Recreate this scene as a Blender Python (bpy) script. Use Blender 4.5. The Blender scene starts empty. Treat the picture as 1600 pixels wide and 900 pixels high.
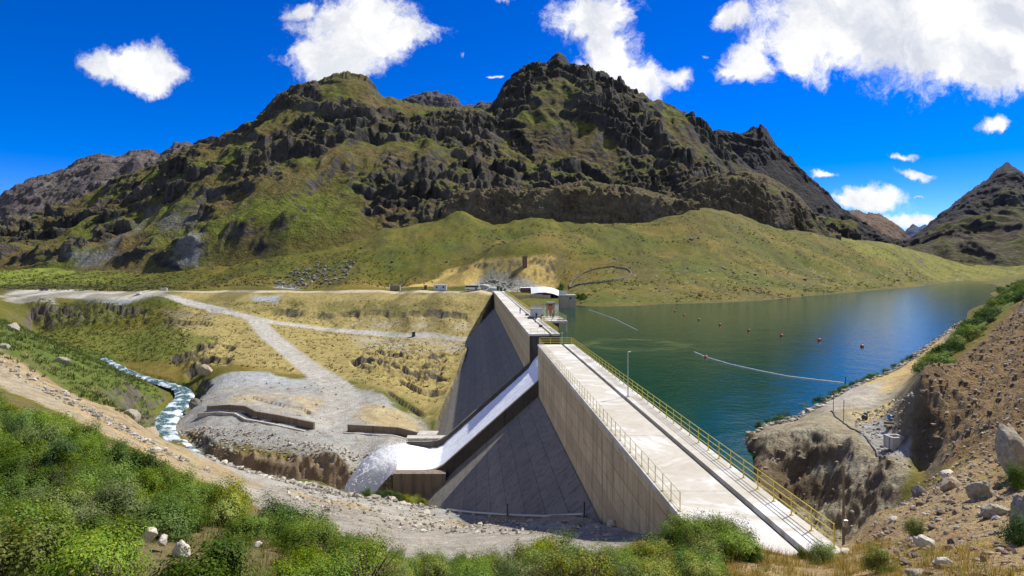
import bpy, bmesh, math, random
import numpy as np
from mathutils import Vector, Matrix

SC = bpy.context.scene
COL = SC.collection
CAMZ, HOR, F = 15.0, 420.0, 1000.0          # lake level is z = 0

# ------------------------------------------------------------------ camera
cd = bpy.data.cameras.new('camera')
cam = bpy.data.objects.new('camera', cd)
COL.objects.link(cam)
cam.location = (0, 0, CAMZ)
cam.rotation_euler = (math.radians(90), 0, 0)
cd.sensor_width = 36.0
cd.lens = 36.0 * F / 1600.0
cd.shift_y = -(450 - HOR) / 1600.0
cd.clip_start = 0.2
cd.clip_end = 30000
SC.camera = cam

# ------------------------------------------------------------------ sun
SUN_EL = math.radians(49.5)
SUN_AZ = math.atan2(0.77, 0.63)            # from +Y towards +X
sx, sy, sz = math.sin(SUN_AZ) * math.cos(SUN_EL), math.cos(SUN_AZ) * math.cos(SUN_EL), math.sin(SUN_EL)
sl = bpy.data.lights.new('sun', 'SUN')
sl.energy = 5.0
sl.angle = math.radians(0.5)
sl.color = (1.0, 0.95, 0.86)
sun = bpy.data.objects.new('sun', sl)
COL.objects.link(sun)
sun.rotation_euler = Vector((sx, sy, sz)).to_track_quat('Z', 'Y').to_euler()
sun.location = (60, 60, 200)

SC.view_settings.view_transform = 'Standard'
SC.view_settings.look = 'None'
SC.view_settings.gamma = 1
SC.view_settings.exposure = 0.38
SC.cycles.max_bounces = 6
SC.cycles.transparent_max_bounces = 12


# ------------------------------------------------------------------ node helpers
class NT:
    def __init__(s, tree):
        s.t = tree
        s.n = tree.nodes
        s.l = tree.links
        s.n.clear()

    def new(s, typ, **kw):
        nd = s.n.new(typ)
        for k, v in kw.items():
            if k.startswith('i_'):
                s.put(nd.inputs[k[2:].replace('_', ' ')], v)
            elif k.startswith('n_'):
                s.put(nd.inputs[int(k[2:])], v)
            else:
                setattr(nd, k, v)
        return nd

    def put(s, sock, v):
        if isinstance(v, bpy.types.NodeSocket):
            s.l.new(v, sock)
        elif isinstance(v, bpy.types.Node):
            s.l.new(v.outputs[0], sock)
        else:
            if sock.type == 'RGBA' and len(v) == 3:
                v = (*v, 1)
            sock.default_value = v

    def math(s, op, a, b=0.0, c=None, clamp=False):
        nd = s.new('ShaderNodeMath', operation=op, use_clamp=clamp)
        s.put(nd.inputs[0], a)
        s.put(nd.inputs[1], b)
        if c is not None:
            s.put(nd.inputs[2], c)
        return nd.outputs[0]

    def vmath(s, op, a, b=(0, 0, 0), out=0):
        nd = s.new('ShaderNodeVectorMath', operation=op)
        s.put(nd.inputs[0], a)
        s.put(nd.inputs[1], b)
        return nd.outputs[out]

    def noise(s, vec, scale, detail=4, rough=0.55, dist=0.0, out=0):
        nd = s.new('ShaderNodeTexNoise')
        s.put(nd.inputs['Vector'], vec)
        s.put(nd.inputs['Scale'], scale)
        nd.inputs['Detail'].default_value = detail
        nd.inputs['Roughness'].default_value = rough
        nd.inputs['Distortion'].default_value = dist
        return nd.outputs[out]

    def ramp(s, fac, stops, interp='LINEAR'):
        nd = s.new('ShaderNodeValToRGB')
        nd.color_ramp.interpolation = interp
        els = nd.color_ramp.elements
        while len(els) < len(stops):
            els.new(0.5)
        for e, (p, c) in zip(els, stops):
            e.position = p
            e.color = (c, c, c, 1) if isinstance(c, (int, float)) else (*c, 1)
        s.put(nd.inputs[0], fac)
        return nd.outputs[0]

    def mix(s, fac, a, b, typ='MIX'):
        nd = s.new('ShaderNodeMix', data_type='RGBA', blend_type=typ)
        s.put(nd.inputs[0], fac)
        s.put(nd.inputs[6], a)
        s.put(nd.inputs[7], b)
        return nd.outputs[2]

    def rng(s, v, a, b, c=0.0, d=1.0, smooth=False):
        nd = s.new('ShaderNodeMapRange', interpolation_type='SMOOTHSTEP' if smooth else 'LINEAR')
        s.put(nd.inputs[0], v)
        for i, x in enumerate((a, b, c, d)):
            s.put(nd.inputs[i + 1], x)
        return nd.outputs[0]

    def bump(s, h, strength=0.5, dist=0.1, normal=None):
        nd = s.new('ShaderNodeBump')
        nd.inputs['Strength'].default_value = strength
        nd.inputs['Distance'].default_value = dist
        s.put(nd.inputs['Height'], h)
        if normal is not None:
            s.put(nd.inputs['Normal'], normal)
        return nd.outputs[0]


def material(name):
    m = bpy.data.materials.new(name)
    m.use_nodes = True
    t = NT(m.node_tree)
    out = t.new('ShaderNodeOutputMaterial')
    return m, t, out


def principled(t, out, col, rough=0.8, normal=None, **kw):
    b = t.new('ShaderNodeBsdfPrincipled')
    t.put(b.inputs['Base Color'], col)
    t.put(b.inputs['Roughness'], rough)
    if normal is not None:
        t.put(b.inputs['Normal'], normal)
    for k, v in kw.items():
        t.put(b.inputs[k.replace('_', ' ')], v)
    t.l.new(b.outputs[0], out.inputs[0])
    return b


# ------------------------------------------------------------------ sky with clouds
world = bpy.data.worlds.new('World')
SC.world = world
world.use_nodes = True
t = NT(world.node_tree)
wout = t.new('ShaderNodeOutputWorld')
sky = t.new('ShaderNodeTexSky', sky_type='NISHITA')
sky.sun_disc = False
sky.sun_elevation = SUN_EL
sky.sun_rotation = SUN_AZ
sky.altitude = 4200
sky.air_density = 1.0
sky.dust_density = 0.25
sky.ozone_density = 3.0
hs = t.new('ShaderNodeHueSaturation')
hs.inputs['Hue'].default_value = 0.521
hs.inputs['Saturation'].default_value = 1.5
hs.inputs['Value'].default_value = 1.0
t.l.new(sky.outputs[0], hs.inputs['Color'])
gen = t.new('ShaderNodeTexCoord').outputs['Generated']
sep = t.new('ShaderNodeSeparateXYZ')
t.l.new(gen, sep.inputs[0])
yy = t.math('MAXIMUM', sep.outputs[1], 0.02)
u = t.math('DIVIDE', sep.outputs[0], yy)
v = t.math('DIVIDE', sep.outputs[2], yy)
comb = t.new('ShaderNodeCombineXYZ')
t.l.new(u, comb.inputs[0])
t.l.new(v, comb.inputs[1])
# flat cloud layer coordinates (tangent-plane direction), warped so that edges curl
warp = t.noise(comb.outputs[0], 9.0, 5, 0.62, out=1)
wv = t.vmath('SUBTRACT', warp, (0.5, 0.5, 0.5))
wv = t.vmath('SCALE', wv)
wv.node.inputs['Scale'].default_value = 0.085
uv = t.vmath('ADD', comb.outputs[0], wv)
CLOUDS = [  # px, py, rx, ry in the 1600x900 frame, strength
    (205, 98, 72, 34, 1.0), (255, 108, 45, 24, .9), (165, 108, 42, 22, .8),
    (560, 50, 95, 52, 1.0), (640, 48, 60, 32, .85), (520, 95, 75, 30, 1.0), (470, 22, 40, 24, .7), (590, 15, 70, 30, .9),
    (925, 25, 65, 40, 1.0), (955, 80, 50, 45, 1.0), (990, 125, 48, 30, 1.0), (905, 95, 30, 14, .7),
    (1055, 124, 34, 20, .8), (1135, 112, 34, 20, .7), (1165, 100, 44, 32, .95), (1145, 20, 36, 26, .85), (1100, 90, 16, 12, .5),
    (1300, 40, 105, 62, 1.1), (1410, 45, 130, 72, 1.15), (1530, 55, 120, 70, 1.15), (1250, 95, 50, 34, .8), (1545, 110, 60, 34, .9), (1620, 80, 90, 70, 1.0),
    (1555, 192, 32, 20, .75), (1418, 245, 30, 11, .75), (1430, 270, 32, 10, .75), (1282, 271, 24, 9, .7),
    (1355, 312, 60, 22, .95), (1320, 316, 40, 18, .8), (1425, 345, 48, 14, .8), (770, 120, 24, 7, .55), (720, 70, 12, 14, .4), (795, 3, 34, 14, .55), (1438, 305, 14, 6, .4)]
acc = None
for (px, py, rx, ry, s_) in CLOUDS:
    c = ((px - 800) / F, (HOR - py) / F, 0)
    d = t.vmath('SUBTRACT', uv, c)
    d = t.vmath('MULTIPLY', d, (F / rx, F / ry, 0))
    ln = t.vmath('LENGTH', d, out=1)
    k = t.math('SUBTRACT', s_ * 1.0, t.math('MULTIPLY', ln, 0.72))
    acc = k if acc is None else t.math('SMOOTH_MAX', acc, k, 0.12)
n1 = t.noise(uv, 15.0, 11, 0.68)
n2 = t.noise(uv, 5.0, 4, 0.5)
dens = t.math('ADD', acc, t.math('MULTIPLY', t.math('SUBTRACT', n1, 0.5), 1.5))
dens = t.math('ADD', dens, t.math('MULTIPLY', t.math('SUBTRACT', n2, 0.5), 0.5))
front = t.math('GREATER_THAN', sep.outputs[1], 0.03)
# unseen broken cloud added behind the camera, as neutral fill light
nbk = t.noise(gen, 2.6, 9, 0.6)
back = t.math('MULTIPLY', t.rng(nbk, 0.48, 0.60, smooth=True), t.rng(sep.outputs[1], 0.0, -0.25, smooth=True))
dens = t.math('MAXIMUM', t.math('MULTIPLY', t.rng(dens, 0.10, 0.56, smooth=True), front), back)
# thick parts look a little greyer, thin parts let the blue through
body = t.noise(uv, 7.0, 8, 0.62, .4)
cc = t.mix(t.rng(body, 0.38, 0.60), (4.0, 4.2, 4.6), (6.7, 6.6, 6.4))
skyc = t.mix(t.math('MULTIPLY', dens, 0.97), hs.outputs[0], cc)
bg = t.new('ShaderNodeBackground')
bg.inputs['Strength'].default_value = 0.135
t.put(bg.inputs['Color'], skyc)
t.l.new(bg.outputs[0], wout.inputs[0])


# ------------------------------------------------------------------ object helpers
def tag(o, label=None, cat=None, group=None, kind=None):
    if label:
        o['label'] = label
    if cat:
        o['category'] = cat
    if group:
        o['group'] = group
    if kind:
        o['kind'] = kind
    return o


def empty(name, loc, rz=0, label=None, cat=None, group=None):
    o = bpy.data.objects.new(name, None)
    COL.objects.link(o)
    o.location = loc
    o.rotation_euler = (0, 0, rz)
    o.empty_display_size = 0.3
    return tag(o, label, cat, group)


def link(name, me, mats, parent=None):
    o = bpy.data.objects.new(name, me)
    COL.objects.link(o)
    for m in (mats if isinstance(mats, (list, tuple)) else [mats]):
        me.materials.append(m)
    if parent is not None:
        o.parent = parent
    return o


def np_mesh(name, V, Fc, col=None, smooth=True):
    """V (n,3), Fc (m,k) all faces of k corners."""
    me = bpy.data.meshes.new(name)
    V = np.ascontiguousarray(V, dtype=np.float32)
    Fc = np.ascontiguousarray(Fc, dtype=np.int32)
    m, k = Fc.shape
    me.vertices.add(len(V))
    me.vertices.foreach_set('co', V.ravel())
    me.loops.add(m * k)
    me.loops.foreach_set('vertex_index', Fc.ravel())
    me.polygons.add(m)
    me.polygons.foreach_set('loop_start', np.arange(0, m * k, k, dtype=np.int32))
    me.polygons.foreach_set('use_smooth', np.full(m, smooth))
    if col is not None:
        a = me.attributes.new('Col', 'FLOAT_COLOR', 'POINT')
        c4 = np.ones((len(V), 4), np.float32)
        c4[:, :3] = col
        a.data.foreach_set('color', c4.ravel())
    me.update(calc_edges=True)
    return me


class MB:
    """collects boxes, bars and tubes into one mesh"""
    def __init__(s):
        s.bm = bmesh.new()

    def box(s, c, size, rz=0, bevel=0, mat=0):
        r = bmesh.ops.create_cube(s.bm, size=1)
        vs = r['verts']
        M = Matrix.Translation(c) @ Matrix.Rotation(rz, 4, 'Z') @ Matrix.Diagonal((*size, 1))
        bmesh.ops.transform(s.bm, matrix=M, verts=vs)
        fs = {f for v in vs for f in v.link_faces}
        for f in fs:
            f.material_index = mat
        if bevel:
            es = list({e for v in vs for e in v.link_edges})
            bmesh.ops.bevel(s.bm, geom=es, offset=bevel, segments=2, affect='EDGES', profile=0.5)
        return s

    def bar(s, a, b, r, n=6, r2=None, caps=True):
        a, b = Vector(a), Vector(b)
        d = b - a
        if d.length < 1e-6:
            return s
        q = d.to_track_quat('Z', 'Y').to_matrix().to_4x4()
        M = Matrix.Translation((a + b) / 2) @ q
        bmesh.ops.create_cone(s.bm, cap_ends=caps, segments=n, radius1=r, radius2=r if r2 is None else r2, depth=d.length, matrix=M)
        return s

    def tube(s, pts, r, n=6):
        for a, b in zip(pts[:-1], pts[1:]):
            s.bar(a, b, r, n)
        return s

    def prism(s, poly, a, b, f):
        """polygon (list of 2-tuples) swept from a to b; f(u, v, w) -> point"""
        va = [s.bm.verts.new(f(u, v, a)) for u, v in poly]
        vb = [s.bm.verts.new(f(u, v, b)) for u, v in poly]
        n = len(poly)
        for i in range(n):
            j = (i + 1) % n
            s.bm.faces.new((va[i], va[j], vb[j], vb[i]))
        s.bm.faces.new(va[::-1])
        s.bm.faces.new(vb)
        return s

    def ball(s, c, r, sq=(1, 1, 1), sub=2):
        M = Matrix.Translation(c) @ Matrix.Diagonal((r * sq[0], r * sq[1], r * sq[2], 1))
        bmesh.ops.create_icosphere(s.bm, subdivisions=sub, radius=1, matrix=M)
        return s

    def build(s, name, mats, parent=None, smooth=False, recalc=True):
        if recalc:
            bmesh.ops.recalc_face_normals(s.bm, faces=s.bm.faces)
        me = bpy.data.meshes.new(name)
        s.bm.to_mesh(me)
        s.bm.free()
        if smooth:
            me.polygons.foreach_set('use_smooth', np.ones(len(me.polygons), bool))
        return link(name, me, mats, parent)


def copy_tree(o, parent=None):
    c = o.copy()
    COL.objects.link(c)
    if parent is not None:
        c.parent = parent
    for ch in list(o.children):
        copy_tree(ch, c)
    return c


# ------------------------------------------------------------------ numpy noise
def _hash(ix, iy, seed):
    h = (ix.astype(np.int64) * 374761393 + iy.astype(np.int64) * 668265263 + seed * 1442695041) & 0xFFFFFFFF
    h = ((h ^ (h >> 13)) * 1274126177) & 0xFFFFFFFF
    return (h ^ (h >> 16)) & 0xFFFFFFFF


def perlin(x, y, seed=0):
    x0, y0 = np.floor(x), np.floor(y)
    fx, fy = x - x0, y - y0
    ix, iy = x0.astype(np.int64), y0.astype(np.int64)
    ux = fx * fx * fx * (fx * (fx * 6 - 15) + 10)
    uy = fy * fy * fy * (fy * (fy * 6 - 15) + 10)

    def g(dx, dy):
        a = _hash(ix + dx, iy + dy, seed) * (2 * math.pi / 4294967296.0)
        return np.cos(a) * (fx - dx) + np.sin(a) * (fy - dy)
    a = g(0, 0) * (1 - ux) + g(1, 0) * ux
    b = g(0, 1) * (1 - ux) + g(1, 1) * ux
    return (a * (1 - uy) + b * uy) * 1.5


def fbm(x, y, octv=4, seed=0, gain=0.5):
    s, a, f = 0, 1.0, 1.0
    for i in range(octv):
        s = s + a * perlin(x * f + 17.3 * i, y * f - 9.1 * i, seed + i)
        a *= gain
        f *= 2.03
    return s


def ridged(x, y, octv=4, seed=0, gain=0.5):
    s, a, f = 0, 1.0, 1.0
    for i in range(octv):
        s = s + a * (1 - 2 * np.abs(perlin(x * f + 31.7 * i, y * f + 5.3 * i, seed + i)))
        a *= gain
        f *= 2.07
    return s


def sstep(x, a, b):
    k = np.clip((x - a) / (b - a), 0, 1)
    return k * k * (3 - 2 * k)


def lerp(a, b, k):
    return a + (b - a) * k


def mixc(c, col, k):
    return c + (np.asarray(col) - c) * k[..., None]


def P(px, py, D):
    """world point of the line of sight through (px, py) at depth D"""
    return ((px - 800) / F * D, D, CAMZ + (HOR - py) / F * D)


def Wd(lat, y, z):
    """dam axes: lat is measured across the crest, y along it"""
    return (lat - 0.058 * y, y, z)


def poly_sd(x, y, poly):
    """signed distance, negative inside"""
    p = np.asarray(poly, float)
    d = np.full(x.shape, 1e18)
    ins = np.zeros(x.shape, bool)
    n = len(p)
    for i in range(n):
        ax, ay = p[i]
        bx, by = p[(i + 1) % n]
        ex, ey = bx - ax, by - ay
        wx, wy = x - ax, y - ay
        k = np.clip((wx * ex + wy * ey) / (ex * ex + ey * ey + 1e-12), 0, 1)
        d = np.minimum(d, (wx - k * ex) ** 2 + (wy - k * ey) ** 2)
        c = (ay > y) != (by > y)
        if ay != by:
            c &= x < (bx - ax) * (y - ay) / (by - ay) + ax
            ins ^= c
    return np.sqrt(d) * np.where(ins, -1, 1)


def line_d(x, y, pts):
    """distance to polyline"""
    d = np.full(x.shape, 1e18)
    for (ax, ay), (bx, by) in zip(pts[:-1], pts[1:]):
        ex, ey = bx - ax, by - ay
        wx, wy = x - ax, y - ay
        k = np.clip((wx * ex + wy * ey) / (ex * ex + ey * ey + 1e-12), 0, 1)
        d = np.minimum(d, (wx - k * ex) ** 2 + (wy - k * ey) ** 2)
    return np.sqrt(d)


def XY(px, D):
    return ((px - 800) / F * D, D)
# ------------------------------------------------------------------ ground: survey points (px, py, depth)
CP = [
 # the slope under the photographer
 (-300, 1200, 5), (200, 1000, 5), (600, 960, 5), (1000, 950, 5), (1400, 940, 5), (1900, 930, 5),
 (-300, 1000, 10), (300, 980, 10), (800, 985, 10), (1250, 985, 10), (1600, 960, 9), (1900, 940, 9),
 (-250, 880, 18), (0, 900, 15), (400, 905, 18), (800, 915, 20), (1150, 905, 19), (1500, 900, 16), (1750, 890, 14),
 (-250, 720, 38), (0, 765, 30), (200, 800, 28), (-250, 600, 70), (0, 648, 50), (150, 705, 42), (250, 765, 36), (400, 818, 32), (550, 875, 28),
 (700, 892, 26), (850, 888, 26), (1000, 882, 26), (1100, 850, 26), (1200, 865, 25.5), (1300, 872, 25.5), (1350, 850, 27.5),
 # track and the bank below it
 (-250, 545, 130), (0, 590, 95), (100, 640, 84), (200, 690, 75), (300, 735, 72), (450, 785, 68), (600, 808, 71), (750, 824, 57), (850, 833, 47.5), (950, 836, 42.5), (1000, 835, 39.5), (1040, 832, 36),
 (0, 560, 106), (100, 600, 118), (0, 530, 128), (-250, 500, 190), (200, 650, 118), (225, 682, 128), (300, 704, 114), (400, 737, 106), (500, 756, 103), (600, 773, 99), (680, 791, 91), (740, 805, 79), (830, 809, 64), (905, 811, 55),
 (100, 560, 150), (200, 606, 160), (180, 580, 205), (0, 500, 190), (120, 552, 200), (0, 505, 240), (240, 612, 180),
 # river bed
 (180, 572, 230), (215, 585, 213), (285, 604, 203), (288, 625, 187), (260, 645, 170), (245, 668, 156), (350, 722, 128), (450, 738, 122), (560, 760, 117), (640, 772, 113),
 # far gravel terrace
 (350, 692, 137), (255, 664, 161), (450, 703, 130), (530, 715, 122), (600, 718, 119), (330, 645, 158), (420, 668, 142), (520, 665, 146), (400, 585, 192), (345, 592, 190), (470, 600, 184), (620, 640, 160), (600, 612, 172), (655, 672, 148), (640, 705, 127),
 (530, 605, 180), (310, 630, 172), (310, 605, 196),
 # slopes above the terrace
 (430, 560, 222), (330, 560, 222), (560, 590, 192), (600, 558, 228), (650, 600, 190), (690, 597, 200), (690, 560, 238), (720, 548, 262), (490, 580, 205), (440, 540, 250), (400, 535, 255), (520, 550, 245),
 (740, 527, 301), (690, 526, 303), (640, 525, 305), (595, 521.5, 305.5), (550, 518, 306), (515, 514, 305), (480, 510, 303), (440, 505, 301), (400, 500, 300), (640, 535, 286), (550, 531, 282), (480, 525, 280),
 (740, 500, 326), (640, 491, 325), (755, 480, 338), (500, 493, 323), (560, 489, 327), (700, 463, 346), (600, 463, 346), (500, 463, 346), (400, 463, 346), (500, 474, 338), (620, 476, 338),
 (300, 475, 328), (340, 484, 316), (300, 520, 270), (250, 540, 255), (330, 505, 285), (360, 530, 262), (280, 575, 222),
 (150, 522, 288), (100, 530, 282), (200, 548, 260), (60, 520, 292), (150, 500, 308), (60, 500, 312), (230, 500, 305), (150, 479, 320), (60, 478, 320), (230, 480, 322),
 (50, 463, 343), (150, 466, 338), (240, 462, 337), (30, 455, 378), (120, 454, 384), (220, 456, 366), (-250, 455, 380), (-250, 480, 280), (0, 478, 300),
 (300, 455, 357), (400, 455, 357), (500, 455, 357), (600, 455, 357), (700, 455, 357), (760, 455.5, 355), (730, 455.2, 358), (745, 455.3, 352), (720, 459, 350), (650, 455, 357), (550, 455, 357), (450, 455, 357), (350, 455, 357), (800, 456, 348),
 (300, 453.5, 368), (500, 453.5, 368), (700, 453.5, 368),
 # valley floor behind the road and the foot of the mountains
 (-250, 446, 430), (0, 446, 430), (100, 444, 430), (200, 445, 430), (300, 447, 415), (450, 446, 400), (600, 445, 395), (690, 448, 378), (760, 443, 385), (800, 440, 388), (860, 440, 388), (905, 443, 372),
 (700, 438, 392), (760, 412, 400), (800, 410, 400), (860, 410, 400), (690, 425, 410), (640, 441, 400), (900, 425, 400), (900, 448, 350),
 (-250, 425, 560), (0, 420, 560), (200, 425, 500), (300, 422, 490), (450, 412, 460), (600, 400, 450), (450, 385, 520), (600, 358, 545), (750, 395, 440), (700, 345, 525), (800, 372, 490), (600, 372, 640), (760, 362, 640),
 (-250, 408, 900), (0, 410, 800), (200, 405, 700), (400, 390, 700), (600, 378, 720), (800, 372, 760),
 # platform by the far abutment and the shore of the lake
 (800, 461, 325), (830, 464, 305), (860, 466, 300), (890, 470, 285), (800, 474, 276), (850, 475, 272), (905, 477, 263), (910, 486, 240), (840, 500, 230),
 (925, 470, 275), (1000, 478, 259), (1000, 470, 280), (1100, 474, 278), (1200, 469, 306), (1300, 460, 375), (1400, 451, 484), (1470, 443, 652), (1500, 439, 790), (1540, 438.5, 780),
 (1572, 444.5, 560), (1548, 440.5, 690), (1600, 442, 560), (1580, 438, 720), (1640, 438, 600), (1575, 453, 455), (1560, 468, 313), (1510, 498, 192), (1470, 525, 143), (1430, 553, 113), (1345, 598, 84), (1280, 632, 71), (1220, 660, 62.5), (1165, 688, 56),
 # lake bed
 (900, 560, 140), (930, 530, 180), (1000, 600, 120), (1000, 560, 150), (1000, 520, 210), (1100, 520, 210), (1200, 540, 170), (1200, 620, 105), (1300, 500, 260), (1300, 590, 115), (1400, 490, 300), (1450, 468, 430), (1400, 540, 160), (1040, 690, 72), (1140, 720, 62), (930, 640, 100), (1060, 760, 58), (1140, 790, 50),
 (1500, 455, 560),
 # grassy hillside across the lake
 (900, 400, 420), (900, 358, 520), (900, 345, 556), (960, 353, 556), (1000, 355, 560), (830, 340, 556), (720, 331, 552), (1045, 341, 570), (1090, 326, 590), (1150, 338, 640), (1250, 362, 690), (850, 356, 640), (950, 366, 640), (1050, 352, 660), (1100, 350, 690), (1200, 366, 740), (1050, 440, 350), (1050, 390, 450), (1200, 440, 400), (1200, 400, 500), (1200, 362, 600), (1300, 420, 520), (1300, 372, 700), (1400, 405, 720), (1400, 385, 850), (1450, 425, 780), (1500, 428, 860), (1480, 405, 1050), (1600, 425, 900), (1600, 405, 1100), (1420, 392, 1100),
 (1600, 440, 420), (1650, 435, 400), (1900, 400, 500), (1700, 410, 700),
 (900, 365, 800), (1100, 365, 800), (1250, 375, 850),
 # rock outcrop beside the dam, pit, cut slope on the right
 (1190, 712, 50), (1230, 692, 49.5), (1285, 690, 47.6), (1335, 712, 43.8), (1385, 733, 40.6), (1425, 735, 40),
 (1300, 645, 57), (1350, 610, 68), (1400, 690, 45), (1390, 640, 56.5), (1402, 607, 65), (1424, 582, 78), (1330, 660, 53.5), (1250, 660, 59),
 (1180, 758, 43.5), (1195, 785, 40.5), (1225, 765, 46.2), (1285, 772, 44.6), (1335, 786, 41.2), (1385, 788, 38.6), (1225, 815, 41.5), (1285, 825, 41), (1335, 838, 38.6), (1290, 872, 36.5), (1245, 850, 36.5), (1335, 862, 35.6), (1318, 851, 30.8), (1270, 872, 31.5),
 (1436, 722, 41.5), (1438, 606, 44), (1490, 572, 50), (1545, 522, 57), (1600, 474, 64), (1440, 578, 56), (1485, 540, 66), (1525, 505, 80), (1560, 478, 98), (1600, 446, 100), (1430, 590, 60), (1500, 712, 36.5), (1560, 695, 34), (1640, 650, 34), (1750, 560, 36), (1700, 420, 70),
 (1500, 650, 41.5), (1560, 590, 45), (1620, 540, 48),
 (1462, 562, 80), (1500, 535, 92), (1545, 492, 122), (1600, 450, 160), (1580, 470, 110), (1570, 465, 220), (1620, 452, 260),
 (1500, 745, 31), (1405, 792, 31), (1365, 805, 31.5), (1345, 842, 29.5), (1450, 800, 26), (1560, 780, 24), (1650, 740, 24),
 # far away
 (-300, 415, 2000), (400, 415, 2000), (800, 415, 2000), (1200, 412, 2000), (1450, 402, 2000), (1900, 405, 2000),
 (-300, 419, 7000), (500, 419, 7000), (1000, 419, 7000), (1500, 416, 7000), (1900, 418, 7000),
]
_cp = np.array(CP, float)
_q = np.stack([_cp[:, 0] / 100, 4.2 * np.log(_cp[:, 2])], 1)
_zv = CAMZ + (HOR - _cp[:, 1]) / F * _cp[:, 2]
_c2 = 0.22 ** 2


def _solve():
    n = len(_q)
    d = np.sqrt(((_q[:, None] - _q[None]) ** 2).sum(-1) + _c2)
    A = np.zeros((n + 3, n + 3))
    A[:n, :n] = d
    A[range(n), range(n)] -= 0.004          # slight smoothing
    A[:n, n] = 1
    A[:n, n + 1:] = _q
    A[n:, :n] = A[:n, n:].T
    b = np.zeros(n + 3)
    b[:n] = _zv
    return np.linalg.solve(A, b)


_w = _solve()


def base_z(px, D):
    a = (px / 100).ravel()
    b = (4.2 * np.log(np.maximum(D, 1))).ravel()
    out = np.empty(a.shape)
    n = len(_q)
    for i in range(0, len(a), 60000):
        s = slice(i, i + 60000)
        d = (a[s, None] - _q[None, :, 0]) ** 2
        d += (b[s, None] - _q[None, :, 1]) ** 2
        d += _c2
        np.sqrt(d, out=d)
        out[s] = d @ _w[:n] + _w[n] + a[s] * _w[n + 1] + b[s] * _w[n + 2]
    return out.reshape(px.shape)


# line along which the hillside meets the downstream face of the dam: y -> lat
_BY = [20, 45, 55, 64, 84, 95, 104, 123, 130, 150, 200, 250, 300, 330, 352, 400]
_BL = [10.6, 10.6, 9.6, 5.8, -2.6, -8, -15, -15, -9.2, -9.4, -6.5, -3.6, -1.8, 4.2, 10.6, 11]

RIV = [(160, 245, 2.4, -19.5), (185, 228, 2.6, -20.3), (215, 212, 3.0, -20.8), (255, 203, 3.4, -21.5), (284, 196, 3.6, -22), (290, 187, 4.2, -22.4), (275, 174, 5, -23), (258, 163, 5.2, -23.4), (252, 152, 4.4, -23.8), (300, 136, 3, -24.6), (350, 127, 1.8, -25.4), (450, 119.5, 1.6, -25.9), (560, 112.5, 3, -26.5), (620, 111, 4, -26.6)]
RIVXY = [((a - 800) / 1000 * b, b) for a, b, w_, z_ in RIV]
_r = [(160, 2.4, -19.5), (215, 3.0, -20.9), (270, 4.6, -22.8), (300, 3.0, -24.4), (350, 1.8, -25.3), (450, 1.6, -25.8), (560, 3, -26.4), (640, 4, -26.6)]
RIVPX, RIVW, RIVZ = [a[0] for a in _r], [a[1] for a in _r], [a[2] for a in _r]
SCARPS = [([(415, 321), (440, 322), (500, 324), (560, 328), (640, 326), (740, 327)], 2.6, 9), ([(300, 316), (360, 318), (440, 336), (470, 338)], 1.6, 7),
          ([(560, 247), (600, 236), (640, 232), (700, 246)], 3.0, 7), ([(545, 226), (600, 214), (640, 206), (690, 210)], 3.4, 6), ([(620, 196), (660, 184), (700, 186)], 2.8, 5),
          ([(40, 316), (90, 320), (160, 324), (240, 318)], 4.5, 10), ([(250, 300), (300, 292), (345, 282)], 2.2, 8), ([(262, 236), (300, 240), (340, 250), (370, 246)], 4.2, 7), ([(285, 214), (330, 222), (365, 218)], 3.2, 6),
          ([(645, 401), (700, 409), (755, 400), (860, 400), (874, 392)], 1.3, 14), ([(385, 168), (420, 163), (470, 158), (492, 154)], .8, 4), ([(600, 176), (640, 166), (668, 160)], 1.6, 5)]
ROADS = {  # centre lines (px, depth) and half width in metres
 'upper': ([(190, 356), (300, 356), (420, 357), (560, 357), (700, 357), (790, 352)], 3.2),
 'bench': ([(225, 343), (265, 338), (300, 329), (345, 316), (400, 301), (480, 303), (550, 306), (640, 305), (737, 302)], 3.6),
 'ramp': ([(400, 301), (440, 251), (490, 206), (528, 180), (540, 160), (500, 146)], 4.2),
 'track': ([(-250, 135), (0, 96), (100, 85), (200, 76), (300, 73), (450, 69), (600, 70), (750, 57), (850, 48), (960, 42)], 3.0),
}


def region(X, Y, pts, soft, n):
    """soft mask of a plan polygon given as (px, depth)"""
    poly = [XY(*p) for p in pts]
    return sstep(-(poly_sd(X, Y, poly) + n * soft), -soft * 0.5, soft * 0.5)


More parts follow.
